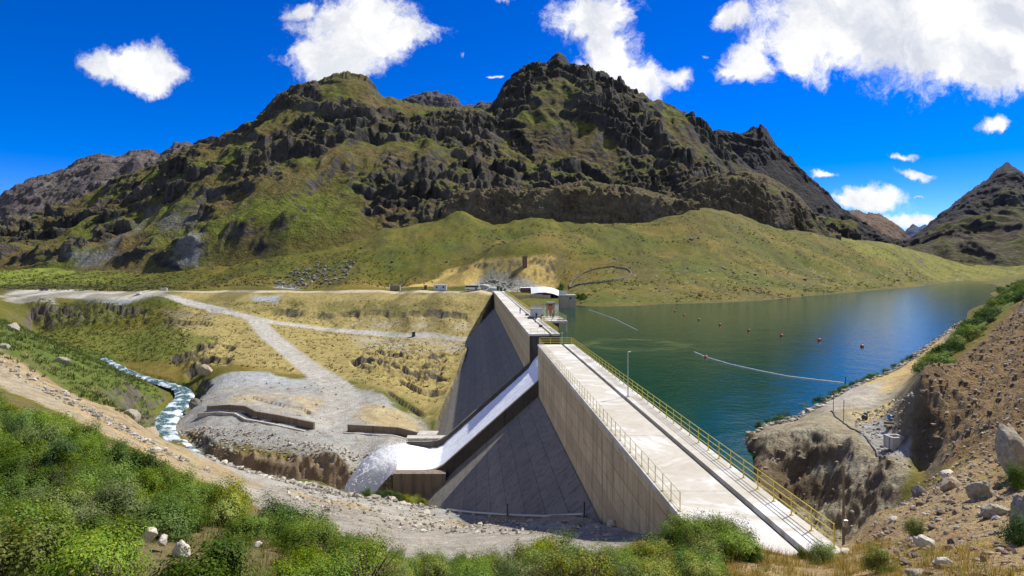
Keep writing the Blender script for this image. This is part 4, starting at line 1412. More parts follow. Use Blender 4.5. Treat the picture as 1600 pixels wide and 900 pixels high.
# the thicket on the slope at the left and along the bottom of the picture
rs = np.random.RandomState(3)
EDGE = [(-120, 55), (0, 49), (80, 45.5), (150, 41.5), (250, 35.5), (330, 33.5), (400, 31), (480, 29), (560, 27)]
THICK = EDGE + [(600, 24), (600, 13), (300, 11), (-200, 11), (-250, 30)]
nmade = 0
for x, y in scatter(THICK, 200, rs, 1.6):
    px = 800 + x / y * F
    if any(abs(px - a_) < 66 + w_ and -7.5 < y - b_ < 1.4 for a_, b_, w_ in ((284, 20.5, 14), (253, 20.8, 0), (231, 21.5, 4), (402, 22.8, 0))):
        continue
    edge = np.interp(px, [e[0] for e in EDGE], [e[1] for e in EDGE])
    n_ = float(perlin(np.array([x / 5.0]), np.array([y / 5.0]), 91)[0])
    kind = 1 if n_ > .22 else (0 if n_ > -.12 else (2 if rsn.random() < .35 else 3 if rsn.random() < (.4 if px > 330 else .12) else 0))
    if rsn.random() < .09:
        kind = 4
    s_ = rsn.uniform(.9, 1.6) * (1.1 if y > 30 else .95)
    near_edge = y > edge - 4
    where = 'crowded on the near slope below the path at left'
    shrub(x, y, s_, kind, '%s shrub %s' % (KIND[kind], where), '%s shrubs on the near left slope' % KIND[kind], rsn.uniform(.9, 1.2))
# dark shrubs standing out against the gravel track
for px, D, s_ in ((430, 30.5, 1.5), (470, 29.5, 1.45), (520, 27.8, 1.35), (545, 27, 1.1), (450, 28, 1.2), (495, 27.5, 1.2)):
    x, y = XY(px, D)
    shrub(x, y, s_, 1, 'dark green shrub at the lower tip of the thicket against the gravel track', 'dark shrubs at the tip of the thicket', 1.0)
MID = [(570, 26), (700, 25), (800, 25.5), (900, 25.5), (1000, 25.5), (1060, 25.5), (1120, 26), (1150, 24), (1120, 18), (1000, 15), (700, 15), (560, 16)]
for x, y in scatter(MID, 76, rs, 1.15):
    px = 800 + x / y * F
    kind = rsn.choice((0, 2, 3, 2, 0, 1, 4))
    big = 1.0 + .45 * math.exp(-((px - 870) / 60) ** 2) + .5 * math.exp(-((px - 1090) / 60) ** 2) * (y > 22)
    shrub(x, y, rsn.uniform(.6, .95) * big, kind, '%s shrub on the rim at bottom centre in front of the dam' % KIND[kind], '%s shrubs on the rim in front of the dam' % KIND[kind], rsn.uniform(.9, 1.15))
for px, D, s_, k_ in ((865, 25.5, 1.35, 0), (895, 25.2, 1.1, 0), (1060, 25.8, 1.1, 0), (1100, 26.5, 1.25, 2), (1085, 25, 1.2, 0), (1130, 26, .95, 3)):
    x, y = XY(px, D)
    shrub(x, y, s_, k_, '%s shrub on the rim at bottom centre in front of the dam' % KIND[k_], '%s shrubs on the rim in front of the dam' % KIND[k_])
x, y = XY(1178, 22.5)
shrub(x, y, .62, 1, 'small round dark green shrub alone on the dry bank below the deck railing', None, 1.05)
for px, D, s_, k_, lb in ((1375, 19, .62, 3, 'olive shrub at the bottom right among dry grass'), (1288, 23.5, .7, 2, 'grey green shrub at the near end of the yellow railing'), (1262, 24.5, .6, 2, 'low grey green shrub just left of the railing end'),
                          (1592, 24.5, .75, 1, 'dark shrub growing beside the tall rock slab at the right edge'), (1597, 18, .7, 1, 'dark shrub under the lower rock at the right edge'), (1430, 23, .55, 3, 'small olive shrub beside a pale rock on the stony slope')):
    x, y = XY(px, D)
    shrub(x, y, s_, k_, lb, None)
# shrubs on the river bank beside the spillway jet
for px, D in ((592, 95.5), (605, 95.2), (618, 94.2), (632, 94.6), (648, 93.6), (661, 93.2), (676, 92.0), (690, 91.0), (574, 96.3), (640, 92.0)):
    x, y = XY(px, D)
    k_ = 1 if px < 625 else 3
    shrub(x, y, rsn.uniform(.9, 1.5), k_, '%s shrub on the stony bank below the spillway jet' % KIND[k_], '%s shrubs on the bank below the jet' % KIND[k_], .9)
# dark bushes by the far abutment
for px, D, s_ in ((905, 292, 2.0), (912, 290, 2.6), (909, 283, 1.9), (872, 372, 2.4), (876, 366, 2.6), (874, 352, 2.4), (869, 346, 2.2), (877, 378, 2.4)):
    x, y = XY(px, D)
    if px > 890:
        shrub(x, y, s_, 1, 'dark bush on the far shore right of the grey concrete block', 'dark bushes on the far shore beside the block')
    else:
        shrub(x, y, s_, 1, 'dark bush at the right end of the yellow cutting', 'dark bushes at the end of the yellow cutting', 1.3)
# small far shrubs along the waterline of the outcrop and on the shoulder above the cut: merged, only their leaves
far_v, far_c = [], []
rsf = np.random.RandomState(31)


def far_shrub(x, y, size, kind, hgt):
    fol = [p for k, p in PROTO if k == kind][rsf.randint(2)][0]
    n = len(fol.vertices)
    co = np.empty(n * 3, np.float32)
    fol.vertices.foreach_get('co', co)
    cl = np.empty(n * 4, np.float32)
    fol.attributes['Col'].data.foreach_get('color', cl)
    q = co.reshape(-1, 4, 3)
    cl = cl.reshape(-1, 4, 4)[:, :, :3]
    pk = rsf.choice(len(q), 1000, replace=False)
    q, cl = q[pk], cl[pk]
    cen = q.mean(1, keepdims=True)
    q = cen + (q - cen) * 2.3
    a = rsf.rand() * 6.28
    q = np.stack([q[..., 0] * math.cos(a) - q[..., 1] * math.sin(a), q[..., 0] * math.sin(a) + q[..., 1] * math.cos(a), q[..., 2] * hgt], -1) * size
    far_v.append((q + np.array((x, y, gz(x, y) - .08))).reshape(-1, 3))
    far_c.append((cl * (.75 + .5 * rsf.rand())).reshape(-1, 3))


for i in range(40):
    f_ = i / 39
    px, D = np.interp(f_, [0, .3, .6, 1], [1190, 1265, 1340, 1428]), np.interp(f_, [0, .3, .6, 1], [59, 72.0, 82.0, 108])
    x, y = XY(px + rsf.uniform(-3, 3), D * rsf.uniform(.985, 1.0))
    far_shrub(x, y, rsf.uniform(.45, .9), (1, 0)[rsf.randint(2)], .9)
for x, y in scatter([(1428, 64), (1436, 49), (1490, 52), (1545, 60), (1610, 68), (1600, 120), (1520, 112), (1465, 84)], 150, rsf, 1.35):
    far_shrub(x, y, rsf.uniform(.6, 1.35), (0, 0, 3, 1, 2)[rsf.randint(5)], rsf.uniform(.6, 1.0))
for x, y in scatter([(1555, 420), (1560, 300), (1590, 200), (1660, 200), (1660, 420)], 40, rsf, 3.0):
    far_shrub(x, y, rsf.uniform(1.2, 2.6), (1, 1, 0)[rsf.randint(3)], rsf.uniform(.6, .9))
_V = np.concatenate(far_v)
tag(link('shrub_cover', np_mesh('shrub_cover', _V, np.arange(len(_V)).reshape(-1, 4), np.concatenate(far_c), False), M_LEAF), 'low green shrubs lining the right shore and the shoulder above the cut slope', kind='stuff')


# ------------------------------------------------------------------ grass, tussocks, scrub: far too many to count
def blades(xy, n, h, spread, wid, cols, rs, lean=.6):
    m = len(xy)
    z = ground_h(xy[:, 0], xy[:, 1])
    base = np.repeat(np.concatenate([xy, z[:, None]], 1), n, 0)
    hh = np.repeat(h if np.ndim(h) else np.full(m, h), n) * (.5 + .7 * rs.rand(m * n))
    a = rs.rand(m * n) * 2 * math.pi
    o = np.stack([np.cos(a), np.sin(a), 0 * a], 1)
    base = base + o * (spread * rs.rand(m * n) ** .5)[:, None]
    base[:, 2] -= .04
    tip = base + o * (hh * lean * rs.rand(m * n))[:, None] + np.array((0, 0, 1)) * hh[:, None]
    sd = np.stack([-np.sin(a + .6), np.cos(a + .6), 0 * a], 1) * (wid * (.6 + .8 * rs.rand(m * n)))[:, None]
    V = np.stack([base - sd, base + sd, tip], 1).reshape(-1, 3)
    c = np.repeat(cols, n, 0) * (.7 + .6 * rs.rand(m * n, 1))
    return V, np.repeat(c, 3, 0)


def pick(cols, m, rs):
    c = np.array(cols)
    i = rs.randint(0, len(c), m)
    return c[i] * (.8 + .4 * rs.rand(m, 1))


def stuff(name, parts, mat, label, smooth=False, k=3):
    V = np.concatenate([p[0] for p in parts])
    C = np.concatenate([p[1] for p in parts])
    return tag(link(name, np_mesh(name, V, np.arange(len(V)).reshape(-1, k), C, smooth), mat), label, kind='stuff')


rs = np.random.RandomState(8)
parts = []
q = scatter([(-200, 52), (0, 48), (150, 41), (400, 30), (560, 26), (560, 9), (-250, 9)], 2200, rs)
q = q[[not any(abs(800 + x_ / y_ * F - a_) < 50 and -5 < y_ - b_ < 1 for a_, b_ in ((284, 20.5), (245, 20.8))) for x_, y_ in q]]
parts.append(blades(q, 9, .28 + .25 * rs.rand(len(q)), .16, .012, pick([(.10, .15, .02), (.14, .17, .03), (.22, .20, .05), (.30, .22, .07)], len(q), rs), rs))
q = scatter([(560, 26.5), (1000, 26), (1130, 26), (1130, 10), (520, 9)], 3800, rs)
parts.append(blades(q, 9, .22 + .22 * rs.rand(len(q)), .14, .010, pick([(.15, .18, .03), (.20, .20, .04), (.30, .24, .06), (.34, .22, .06)], len(q), rs), rs))
q = scatter([(1000, 24), (1130, 26), (1300, 26.5), (1350, 27), (1420, 22), (1600, 16), (1700, 9), (1000, 9)], 3600, rs)
q = q[fbm(q[:, 0] / 1.5, q[:, 1] / 1.5, 3, 5) > -.15]
parts.append(blades(q, 10, .16 + .25 * rs.rand(len(q)), .13, .009, pick([(.36, .22, .05), (.40, .26, .07), (.26, .22, .05), (.30, .17, .04), (.18, .19, .04)], len(q), rs), rs))
stuff('grass', parts, M_GRASS, 'dry orange and green grass between the shrubs on the near slope')
parts = []
q = scatter([(-250, 175), (-100, 118), (0, 107), (110, 108), (200, 112), (228, 124), (262, 172), (220, 208), (165, 250), (0, 255), (-250, 260)], 5200, rs)
q = q[fbm(q[:, 0] / 9, q[:, 1] / 9, 3, 6) > -.35]
parts.append(blades(q, 12, .45 + .75 * rs.rand(len(q)) ** 2, .50, .075, pick([(.09, .14, .02), (.13, .18, .03), (.18, .21, .04), (.22, .23, .05), (.07, .10, .02)], len(q), rs), rs, .9))
stuff('scrub', parts, M_GRASS, 'low green scrub covering the bank between the path and the river')
parts = []
SL = [(255, 262), (260, 330), (350, 335), (560, 342), (745, 340), (742, 300), (735, 262), (712, 204), (690, 172), (650, 164), (560, 185), (505, 200), (400, 202), (320, 210)]
q = scatter(SL, 3400, rs)
q = q[(fbm(q[:, 0] / 12, q[:, 1] / 12, 3, 7) > -.25)]
rd = np.min([line_d(q[:, 0], q[:, 1], [XY(*p) for p in ROADS[r_][0]]) - ROADS[r_][1] for r_ in ('bench', 'ramp', 'upper')], 0)
lt = q[:, 0] + .058 * q[:, 1] - np.interp(q[:, 1], _BY, _BL)
q = q[(rd > .6) & (lt < -1)]
parts.append(blades(q, 8, .35 + .6 * rs.rand(len(q)) ** 2, .38, .09, pick([(.05, .05, .015), (.09, .085, .025), (.26, .20, .06), (.34, .26, .08), (.12, .11, .03)], len(q), rs), rs, .9))
q = scatter([(60, 262), (60, 330), (250, 330), (300, 262), (280, 225), (230, 235)], 2600, rs)
parts.append(blades(q, 8, .4 + .7 * rs.rand(len(q)) ** 2, .4, .09, pick([(.05, .065, .015), (.10, .12, .025), (.17, .17, .04)], len(q), rs), rs, .9))
q = scatter([(890, 262), (1000, 266), (1200, 312), (1300, 385), (1400, 500), (1460, 690), (1400, 760), (1250, 640), (1050, 540), (880, 540), (700, 500), (560, 470), (700, 420), (880, 405)], 8000, rs)
q = q[fbm(q[:, 0] / 30, q[:, 1] / 40, 3, 17) + .35 * rs.normal(0, 1, len(q)) > .28]
parts.append(blades(q, 7, .5 + 1.1 * rs.rand(len(q)) ** 3, .7, .18, pick([(.06, .06, .014), (.09, .085, .02), (.16, .14, .035), (.12, .13, .025)], len(q), rs), rs, 1.0))
q = scatter([(0, 385), (300, 375), (560, 376), (680, 390), (560, 470), (300, 480), (0, 520)], 2600, rs)
parts.append(blades(q, 7, .5 + .9 * rs.rand(len(q)) ** 2, .7, .2, pick([(.05, .06, .014), (.08, .085, .02), (.14, .13, .03)], len(q), rs), rs, 1.0))
stuff('tussock_grass', parts, M_GRASS, 'tussocks of dry bunch grass dotted over the slopes')
# ------------------------------------------------------------------ rocks
def rock_mat(name, a, b, lichen=(.5, .48, .40)):
    m, t, out = material(name)
    co = t.new('ShaderNodeTexCoord').outputs['Object']
    n1 = t.noise(co, 1.8, 6, .65)
    n2 = t.noise(co, 7.0, 6, .7)
    c = t.mix(t.rng(n1, .35, .65), a, b)
    c = t.mix(t.math('MULTIPLY', t.rng(n2, .52, .64), .6), c, lichen)
    c = t.mix(t.math('MULTIPLY', t.rng(n2, .46, .34), .6), c, tuple(.35 * x for x in a))
    principled(t, out, c, .92, t.bump(t.math('ADD', t.math('MULTIPLY', n1, .6), t.math('MULTIPLY', n2, .5)), .8, .12))
    return m


M_RGREY = rock_mat('grey_rock', (.27, .235, .17), (.38, .335, .25))
M_RPALE = rock_mat('pale_rock', (.52, .47, .37), (.64, .59, .48), (.36, .32, .24))
M_RTAN = rock_mat('tan_rock', (.33, .25, .15), (.42, .34, .22))
M_RDARK = rock_mat('dark_rock', (.11, .09, .07), (.18, .15, .12), (.30, .28, .22))
m, t, out = material('loose_stones')
a = t.new('ShaderNodeAttribute', attribute_name='Col').outputs['Color']
n = t.noise(t.new('ShaderNodeTexCoord').outputs['Object'], 9.0, 4, .6)
principled(t, out, t.mix(t.rng(n, .4, .7), a, t.mix(1.0, a, (.55, .52, .5), 'MULTIPLY')), .95)
M_STONES = m


def boulder(px, D, size, seed, mat, label, group=None, sink=.3, rz=None, name='boulder', cat='boulder'):
    """angular block: a ball cut by random planes, then roughened"""
    r = np.random.RandomState(seed)
    bm = bmesh.new()
    bmesh.ops.create_icosphere(bm, subdivisions=4, radius=1)
    V = np.array([v.co[:] for v in bm.verts])
    for i in range(17):
        nrm = unit(r.normal(0, 1, 3))
        dd = .50 + .36 * r.rand()
        ex = np.maximum(V @ nrm - dd, 0)
        V = V - nrm * (ex * .92)[:, None]
    f1 = fbm(V[:, 0] * 1.5 + V[:, 2] * 1.1 + seed, V[:, 1] * 1.5 - V[:, 2] * .9, 4, seed)
    f2 = ridged(V[:, 0] * 3.3 + V[:, 2] * 2, V[:, 1] * 3.3 + V[:, 2] * 1.7 + seed, 3, seed + 1)
    V = V * (1 + .11 * f1 + .075 * f2)[:, None]
    V = V * np.array(size) * .5
    for v, c in zip(bm.verts, V):
        v.co = c
    me = bpy.data.meshes.new(name)
    bm.to_mesh(me)
    bm.free()
    me.polygons.foreach_set('use_smooth', np.ones(len(me.polygons), bool))
    x, y = XY(px, D)
    o = link(name, me, mat)
    o.location = (x, y, gz(x, y) + size[2] * (.5 - sink))
    o.rotation_euler = (r.uniform(-.15, .15), r.uniform(-.15, .15), r.rand() * 6.28 if rz is None else rz)
    return tag(o, label, cat, group)


B = [
 (1583, 26.5, (1.3, 1.6, 3.0), M_RGREY, 'tall pale streaked rock slab at the right edge of the picture', .2),
 (1602, 19.0, (1.0, 1.0, 1.5), M_RGREY, 'grey rock at the right edge below the tall slab', .25),
 (1534, 25.0, (1.05, .9, .95), M_RGREY, 'largest grey boulder with a white face on the stony slope', .25),
 (1556, 21.8, (.95, .7, .7), M_RGREY, 'rough grey boulder just below the white faced one', .3),
 (1487, 29.5, (1.05, .9, .95), M_RTAN, 'tan boulder with a black shaded side on the stony slope', .25),
 (1436, 33.0, (.9, .9, .8), M_RDARK, 'dark boulder on the rim above the pit', .25),
 (1480, 33.8, (1.1, .8, .45), M_RPALE, 'flat white stone at the foot of the brown cut slope', .3),
 (1447, 20.8, (.75, .6, .5), M_RPALE, 'pale rock beside the small olive shrub near the bottom right', .3),
 (1474, 17.4, (.6, .5, .4), M_RPALE, 'pale rock at the bottom edge on the stony slope', .3),
 (1432, 17.0, (.55, .5, .35), M_RGREY, 'low grey rock at the bottom right edge among dry grass', .35),
 (1322, 25.8, (.8, .5, .35), M_RPALE, 'pale flat rock at the near end of the yellow railing', .3),
 (1395, 28.0, (.5, .4, .35), M_RPALE, 'white stone on the rim left of the stony slope', .3),
 (284, 20.5, (.85, .6, .55), M_RPALE, 'biggest white boulder lying among the shrubs at lower left', 0),
 (253, 20.8, (.42, .36, .42), M_RPALE, 'small round white stone between two white boulders in the shrubs', -.3),
 (231, 21.5, (.55, .42, .45), M_RPALE, 'white boulder left of the small round stone in the shrubs', -.3),
 (402, 22.8, (.3, .3, .25), M_RPALE, 'single white stone in the dark shrubs near the gravel track', -1.2),
 (235, 73.5, (3.0, 1.6, .7), M_RPALE, 'pale flat slab lying where the sandy path meets the thicket', .3),
 (348, 107.0, (2.0, 1.4, 1.2), M_RPALE, 'white boulder on the bank edge nearest the river bend', .3),
 (371, 104.0, (1.9, 1.3, 1.1), M_RPALE, 'white boulder right of the one at the river bend', .3),
 (234, 134.0, (5.2, 3.6, 3.4), M_RTAN, 'large tan rock standing in the river bank below the green scrub', .3),
 (205, 121.0, (3.2, 2.6, 4.2), M_RGREY, 'tall grey rock slab beside the foaming river', .35),
 (304, 171.0, (5.6, 4.0, 3.6), M_RDARK, 'dark rock at the river beside the head of the concrete channel', .35),
 (322, 207.0, (6.5, 4.5, 4.6), M_RTAN, 'brown rock knob above the river bend', .35),
 (95, 140.0, (3.4, 2.2, 2.4), M_RGREY, 'grey rock in the middle of the green scrub', .35),
 (22, 165.0, (4.4, 3.0, 2.8), M_RGREY, 'pale grey rock high in the scrub at the left edge', .35),
 (8, 118.0, (2.6, 1.5, 1.6), M_RGREY, 'grey rock beside the path at the left edge', .3),
 (828, 60.5, (.85, .6, .55), M_RPALE, 'white stone at the foot of the dam face below the pipe', .3),
 (955, 47.5, (.95, .7, .6), M_RPALE, 'white stone under the corner of the dam wall', .3),
 (978, 46.5, (.6, .5, .45), M_RGREY, 'grey stone right of the white one under the dam wall', .3),
 (666, 84.0, (2.0, 1.0, .9), M_RPALE, 'heap of white rubble at the near end of the pipe', .3),
 (628, 90.0, (1.8, 1.2, .8), M_RPALE, 'white rock on the bank in front of the spillway jet', .3),
 (690, 74.0, (.8, .6, .5), M_RPALE, 'pale stone lying on the gravel track', .3),
]
for i, (px, D, sz_, mt, lb, sk) in enumerate(B):
    boulder(px, D, sz_, 40 + i, mt, lb, None, sk)


def stones(xy, size, cols, rs, flat=.7, lift=.15):
    ico = bmesh.new()
    bmesh.ops.create_icosphere(ico, subdivisions=1, radius=1)
    v0 = np.array([v.co[:] for v in ico.verts])
    f0 = np.array([[v.index for v in f.verts] for f in ico.faces])
    ico.free()
    m = len(xy)
    z = ground_h(xy[:, 0], xy[:, 1])
    V = v0[None] * (1 + .35 * rs.normal(0, 1, (m, len(v0), 1)).clip(-1.2, 1.2))
    V = V * (size[:, None, None] * .5) * np.stack([.8 + .5 * rs.rand(m), .8 + .5 * rs.rand(m), flat * (.7 + .6 * rs.rand(m))], -1)[:, None]
    a = rs.rand(m) * 6.28
    ca, sa = np.cos(a)[:, None], np.sin(a)[:, None]
    V = np.stack([V[..., 0] * ca - V[..., 1] * sa, V[..., 0] * sa + V[..., 1] * ca, V[..., 2]], -1)
    V = V + np.concatenate([xy, (z + size * lift)[:, None]], 1)[:, None]
    T = V[:, f0].reshape(-1, 3)
    C = np.repeat(np.repeat(cols[:, None], len(f0), 1), 3, 1).reshape(-1, 3)
    return T, C


rs = np.random.RandomState(21)
BR = [(.32, .25, .16), (.40, .33, .22), (.24, .16, .10), (.48, .42, .33), (.19, .14, .10)]
GR = [(.39, .36, .29), (.49, .45, .36), (.30, .27, .21), (.22, .19, .14), (.56, .52, .43)]
parts = []
q = scatter([(1340, 29), (1405, 33), (1436, 38), (1560, 33), (1700, 30), (1720, 11), (1480, 11), (1380, 19)], 3800, rs)
parts.append(stones(q, .04 + .24 * rs.rand(len(q)) ** 6, pick(BR + BR[:3] + GR[:1], len(q), rs), rs))
q = scatter([(1436, 42), (1440, 45), (1500, 51), (1560, 58), (1620, 66), (1720, 60), (1650, 34), (1560, 33), (1500, 36)], 3600, rs)
parts.append(stones(q, .05 + .28 * rs.rand(len(q)) ** 5, pick(BR, len(q), rs), rs))
q = scatter([(560, 92), (640, 91), (760, 73), (900, 53), (1010, 42), (960, 40), (820, 48), (600, 60), (480, 66), (420, 90)], 2600, rs)
parts.append(stones(q, .06 + .45 * rs.rand(len(q)) ** 6, pick(GR, len(q), rs), rs))
q = scatter([(250, 160), (330, 134), (450, 127), (560, 119), (600, 116), (600, 124), (450, 136), (340, 146)], 1500, rs)
parts.append(stones(q, .12 + .7 * rs.rand(len(q)) ** 5, pick(GR + BR[:2], len(q), rs), rs))
q = scatter(PAD, 900, rs)
parts.append(stones(q, .08 + .6 * rs.rand(len(q)) ** 8, pick(GR, len(q), rs), rs))
q = scatter([(330, 111), (420, 101), (560, 97), (680, 92), (680, 88), (560, 92), (420, 95), (320, 104)], 900, rs)
parts.append(stones(q, .2 + .9 * rs.rand(len(q)) ** 4, pick(GR, len(q), rs), rs))
q = scatter([(0, 106), (120, 103), (260, 85), (330, 80), (330, 76), (230, 80), (120, 90), (0, 100)], 700, rs)
parts.append(stones(q, .12 + .7 * rs.rand(len(q)) ** 4, pick(GR, len(q), rs), rs))
q = scatter([(1160, 56.5), (1280, 71), (1345, 84), (1430, 112), (1500, 178), (1505, 172), (1445, 108), (1360, 82), (1290, 68), (1180, 54.5)], 1500, rs)
parts.append(stones(q, .15 + .7 * rs.rand(len(q)) ** 4, pick(GR + BR[:2], len(q), rs), rs))
q = scatter([(1200, 40), (1330, 38), (1430, 40), (1430, 43), (1330, 46), (1230, 51), (1160, 54)], 260, rs)
parts.append(stones(q, .05 + .4 * rs.rand(len(q)) ** 6, pick(BR + GR[2:4], len(q), rs), rs))
q = scatter([(1330, 58), (1400, 60), (1430, 44), (1400, 41), (1345, 46)], 700, rs)
parts.append(stones(q, .06 + .25 * rs.rand(len(q)) ** 4, pick(GR, len(q), rs), rs))
q = scatter([(890, 262), (1100, 276), (1300, 385), (1440, 620), (1250, 640), (1050, 540), (880, 540), (640, 500), (430, 440), (560, 405), (880, 405)], 1600, rs)
q = q[fbm(q[:, 0] / 26, q[:, 1] / 30, 3, 18) > .3]
parts.append(stones(q, .4 + 2.2 * rs.rand(len(q)) ** 6, pick([(.13, .115, .08), (.18, .16, .12), (.28, .26, .21)], len(q), rs), rs))
q = scatter([(430, 385), (530, 385), (560, 440), (470, 450), (430, 420)], 330, rs)
parts.append(stones(q, .6 + 2.2 * rs.rand(len(q)) ** 3, pick([(.22, .21, .18), (.17, .16, .13), (.28, .27, .24)], len(q), rs), rs))
q = scatter([(738, 372), (760, 392), (800, 388), (850, 372), (850, 352), (800, 352), (760, 360)], 500, rs)
parts.append(stones(q, .5 + 1.8 * rs.rand(len(q)) ** 3, pick([(.36, .37, .33), (.30, .29, .24), (.42, .41, .36)], len(q), rs), rs))
stuff('stones', parts, M_STONES, 'loose stones and rubble strewn over slopes and tracks')
# ------------------------------------------------------------------ people on the dam
def person_mat(name, legs, top, hair=(.02, .015, .01), skin=(.36, .21, .14)):
    m, t, out = material(name)
    co = t.new('ShaderNodeTexCoord').outputs['Object']
    s = t.new('ShaderNodeSeparateXYZ')
    t.l.new(co, s.inputs[0])
    z = s.outputs[2]
    n = t.math('MULTIPLY', t.math('SUBTRACT', t.noise(co, 9, 3, .5), .5), .05)
    z2 = t.math('ADD', z, n)
    c = t.mix(t.math('GREATER_THAN', z2, .88), legs, top)
    c = t.mix(t.math('GREATER_THAN', z, 1.46), c, skin)
    c = t.mix(t.math('GREATER_THAN', z, 1.66), c, hair)
    c = t.mix(t.math('LESS_THAN', z, .09), c, (.02, .02, .02))
    principled(t, out, c, .85)
    return m


def person(x, y, z, rz, mat, label, pose='stand', scale=1.0):
    """one skinned figure; feet at z = 0"""
    if pose == 'stand':
        J = dict(pel=(0, 0, .95), bel=(0, .0, 1.12), chest=(0, .01, 1.34), neck=(0, 0, 1.49), head=(0, .02, 1.60), crown=(0, .01, 1.71),
                 hl=(-.09, 0, .90), kl=(-.11, .03, .50), al=(-.12, 0, .09), fl=(-.13, .14, .04), hr=(.09, 0, .90), kr=(.10, .05, .50), ar=(.11, .02, .09), fr=(.12, .16, .04),
                 sl=(-.18, 0, 1.40), el=(-.25, -.02, 1.14), wl=(-.22, .10, .93), tl=(-.21, .14, .84), sr=(.18, 0, 1.40), er=(.26, -.03, 1.14), wr=(.24, .12, .98), tr=(.22, .17, .90))
    else:           # bending forward over the rail
        J = dict(pel=(0, -.06, .93), bel=(0, .04, 1.08), chest=(0, .20, 1.25), neck=(0, .31, 1.36), head=(0, .39, 1.45), crown=(0, .43, 1.55),
                 hl=(-.09, -.06, .88), kl=(-.11, .02, .49), al=(-.12, -.05, .09), fl=(-.13, .10, .04), hr=(.09, -.06, .88), kr=(.10, .05, .49), ar=(.11, -.02, .09), fr=(.12, .13, .04),
                 sl=(-.18, .24, 1.30), el=(-.23, .36, 1.08), wl=(-.18, .50, 1.0), tl=(-.16, .56, .97), sr=(.18, .24, 1.30), er=(.24, .36, 1.08), wr=(.18, .50, 1.0), tr=(.16, .56, .97))
    R = dict(pel=.145, bel=.13, chest=.155, neck=.06, head=.095, crown=.075, hl=.095, kl=.062, al=.045, fl=.04, hr=.095, kr=.062, ar=.045, fr=.04,
             sl=.065, el=.047, wl=.034, tl=.036, sr=.065, er=.047, wr=.034, tr=.036)
    E = [('pel', 'bel'), ('bel', 'chest'), ('chest', 'neck'), ('neck', 'head'), ('head', 'crown'), ('pel', 'hl'), ('hl', 'kl'), ('kl', 'al'), ('al', 'fl'), ('pel', 'hr'), ('hr', 'kr'), ('kr', 'ar'), ('ar', 'fr'),
         ('chest', 'sl'), ('sl', 'el'), ('el', 'wl'), ('wl', 'tl'), ('chest', 'sr'), ('sr', 'er'), ('er', 'wr'), ('wr', 'tr')]
    ks = list(J)
    me = bpy.data.meshes.new('person')
    me.from_pydata([J[k] for k in ks], [(ks.index(a), ks.index(b)) for a, b in E], [])
    o = link('person', me, mat)
    sk = o.modifiers.new('skin', 'SKIN')
    for i, k in enumerate(ks):
        d = me.skin_vertices[0].data[i]
        d.radius = (R[k] * 1.25, R[k] * 1.1)
        d.use_root = k == 'pel'
    o.modifiers.new('sub', 'SUBSURF').levels = 1
    o.location = (x, y, z)
    o.rotation_euler = (0, 0, rz)
    o.scale = (scale,) * 3
    return tag(o, label, 'person')


PA = person_mat('dark_blue_clothes', (.02, .025, .04), (.03, .04, .075))
PB = person_mat('black_clothes', (.02, .02, .025), (.025, .025, .03))
PC = person_mat('grey_clothes', (.05, .05, .06), (.14, .14, .16))
person(*Wd(12.6, 178, CZ), 1.9, PA, 'person in dark blue clothes standing alone on the far deck', scale=1.05)
person(*Wd(16.0, 154.5, UZ), -1.2, PB, 'person in black clothes leaning beside the grey cabinet on the far deck', 'bend', 1.05)
person(*Wd(15.2, 158, UZ), .6, PB, 'person in black standing against the grey cabinet', scale=1.05)
person(*Wd(14.0, 149, CZ), -1.4, PC, 'person in grey near the gap in the deck railing', scale=1.0)
person(*Wd(19.3, 158.5, CZ), 2.4, PC, 'person standing on the intake platform by the gate hoist', scale=1.0)

# small gear left on the far deck
for la, y, s_, mt, lb in ((13.9, 171, (.9, .6, .45), M_STEEL, 'black bag on the far deck behind the standing person'), (14.0, 160, (1.6, .6, .55), M_STEEL, 'black case on the far deck in front of the grey cabinet'),
                          (14.1, 137, (.7, .6, .5), M_STEEL, 'black box on the far deck near the spillway gap')):
    x, y_, z = Wd(la, y, CZ)
    mb = MB()
    mb.box((0, 0, s_[2] / 2), s_, .2, .06)
    mb.box((0, 0, s_[2] + .03), (s_[0] * .4, .05, .06), .2, .01)
    o = mb.build('case', mt)
    o.location = (x, y_, z)
    tag(o, lb, 'case')

# ------------------------------------------------------------------ intake platform on the lake side of the far deck
PYL = (153.0, 170.0)
plat = empty('intake_platform', Wd(19, 160, CZ), 0, 'concrete intake platform on a dark pier beside the far deck', 'platform')
OFP = Vector(plat.location)
rp_ = lambda f: (lambda *a: Vector(f(*a)) - OFP)
mb = MB()
mb.prism([(16.35, CZ - .5), (22.2, CZ - .5), (22.2, CZ), (16.35, CZ)], *PYL, rp_(lambda u, v, w: Wd(u, w, v)))
mb.build('slab', M_PALE, plat)
mb = MB()
mb.prism([(16.4, -9), (20.2, -9), (20.2, CZ - .51), (16.4, CZ - .51)], PYL[0] + .7, PYL[1] - 2, rp_(lambda u, v, w: Wd(u, w, v)))
mb.build('pier', M_DARKC, plat)
for la, y in ((21.9, PYL[0] + .3), (21.9, PYL[1] - .5)):
    mb = MB()
    mb.bar(rp_(Wd)(la, y, -9), rp_(Wd)(la, y, CZ - .5), .17, 10)
    mb.build('column', M_PALE, plat)
M_YG = plain('yellow_green_paint', (.42, .46, .08), .5, 0, .25, 3)
railing('guard_railing', [Wd(16.5, PYL[0] + .2, CZ), Wd(22.0, PYL[0] + .2, CZ), Wd(22.0, PYL[1] - .2, CZ), Wd(16.5, PYL[1] - .2, CZ)], 'yellow green railing around the intake platform', M_YG, 1.6, 1.2, (1.16, .8, .42), .04, .045)
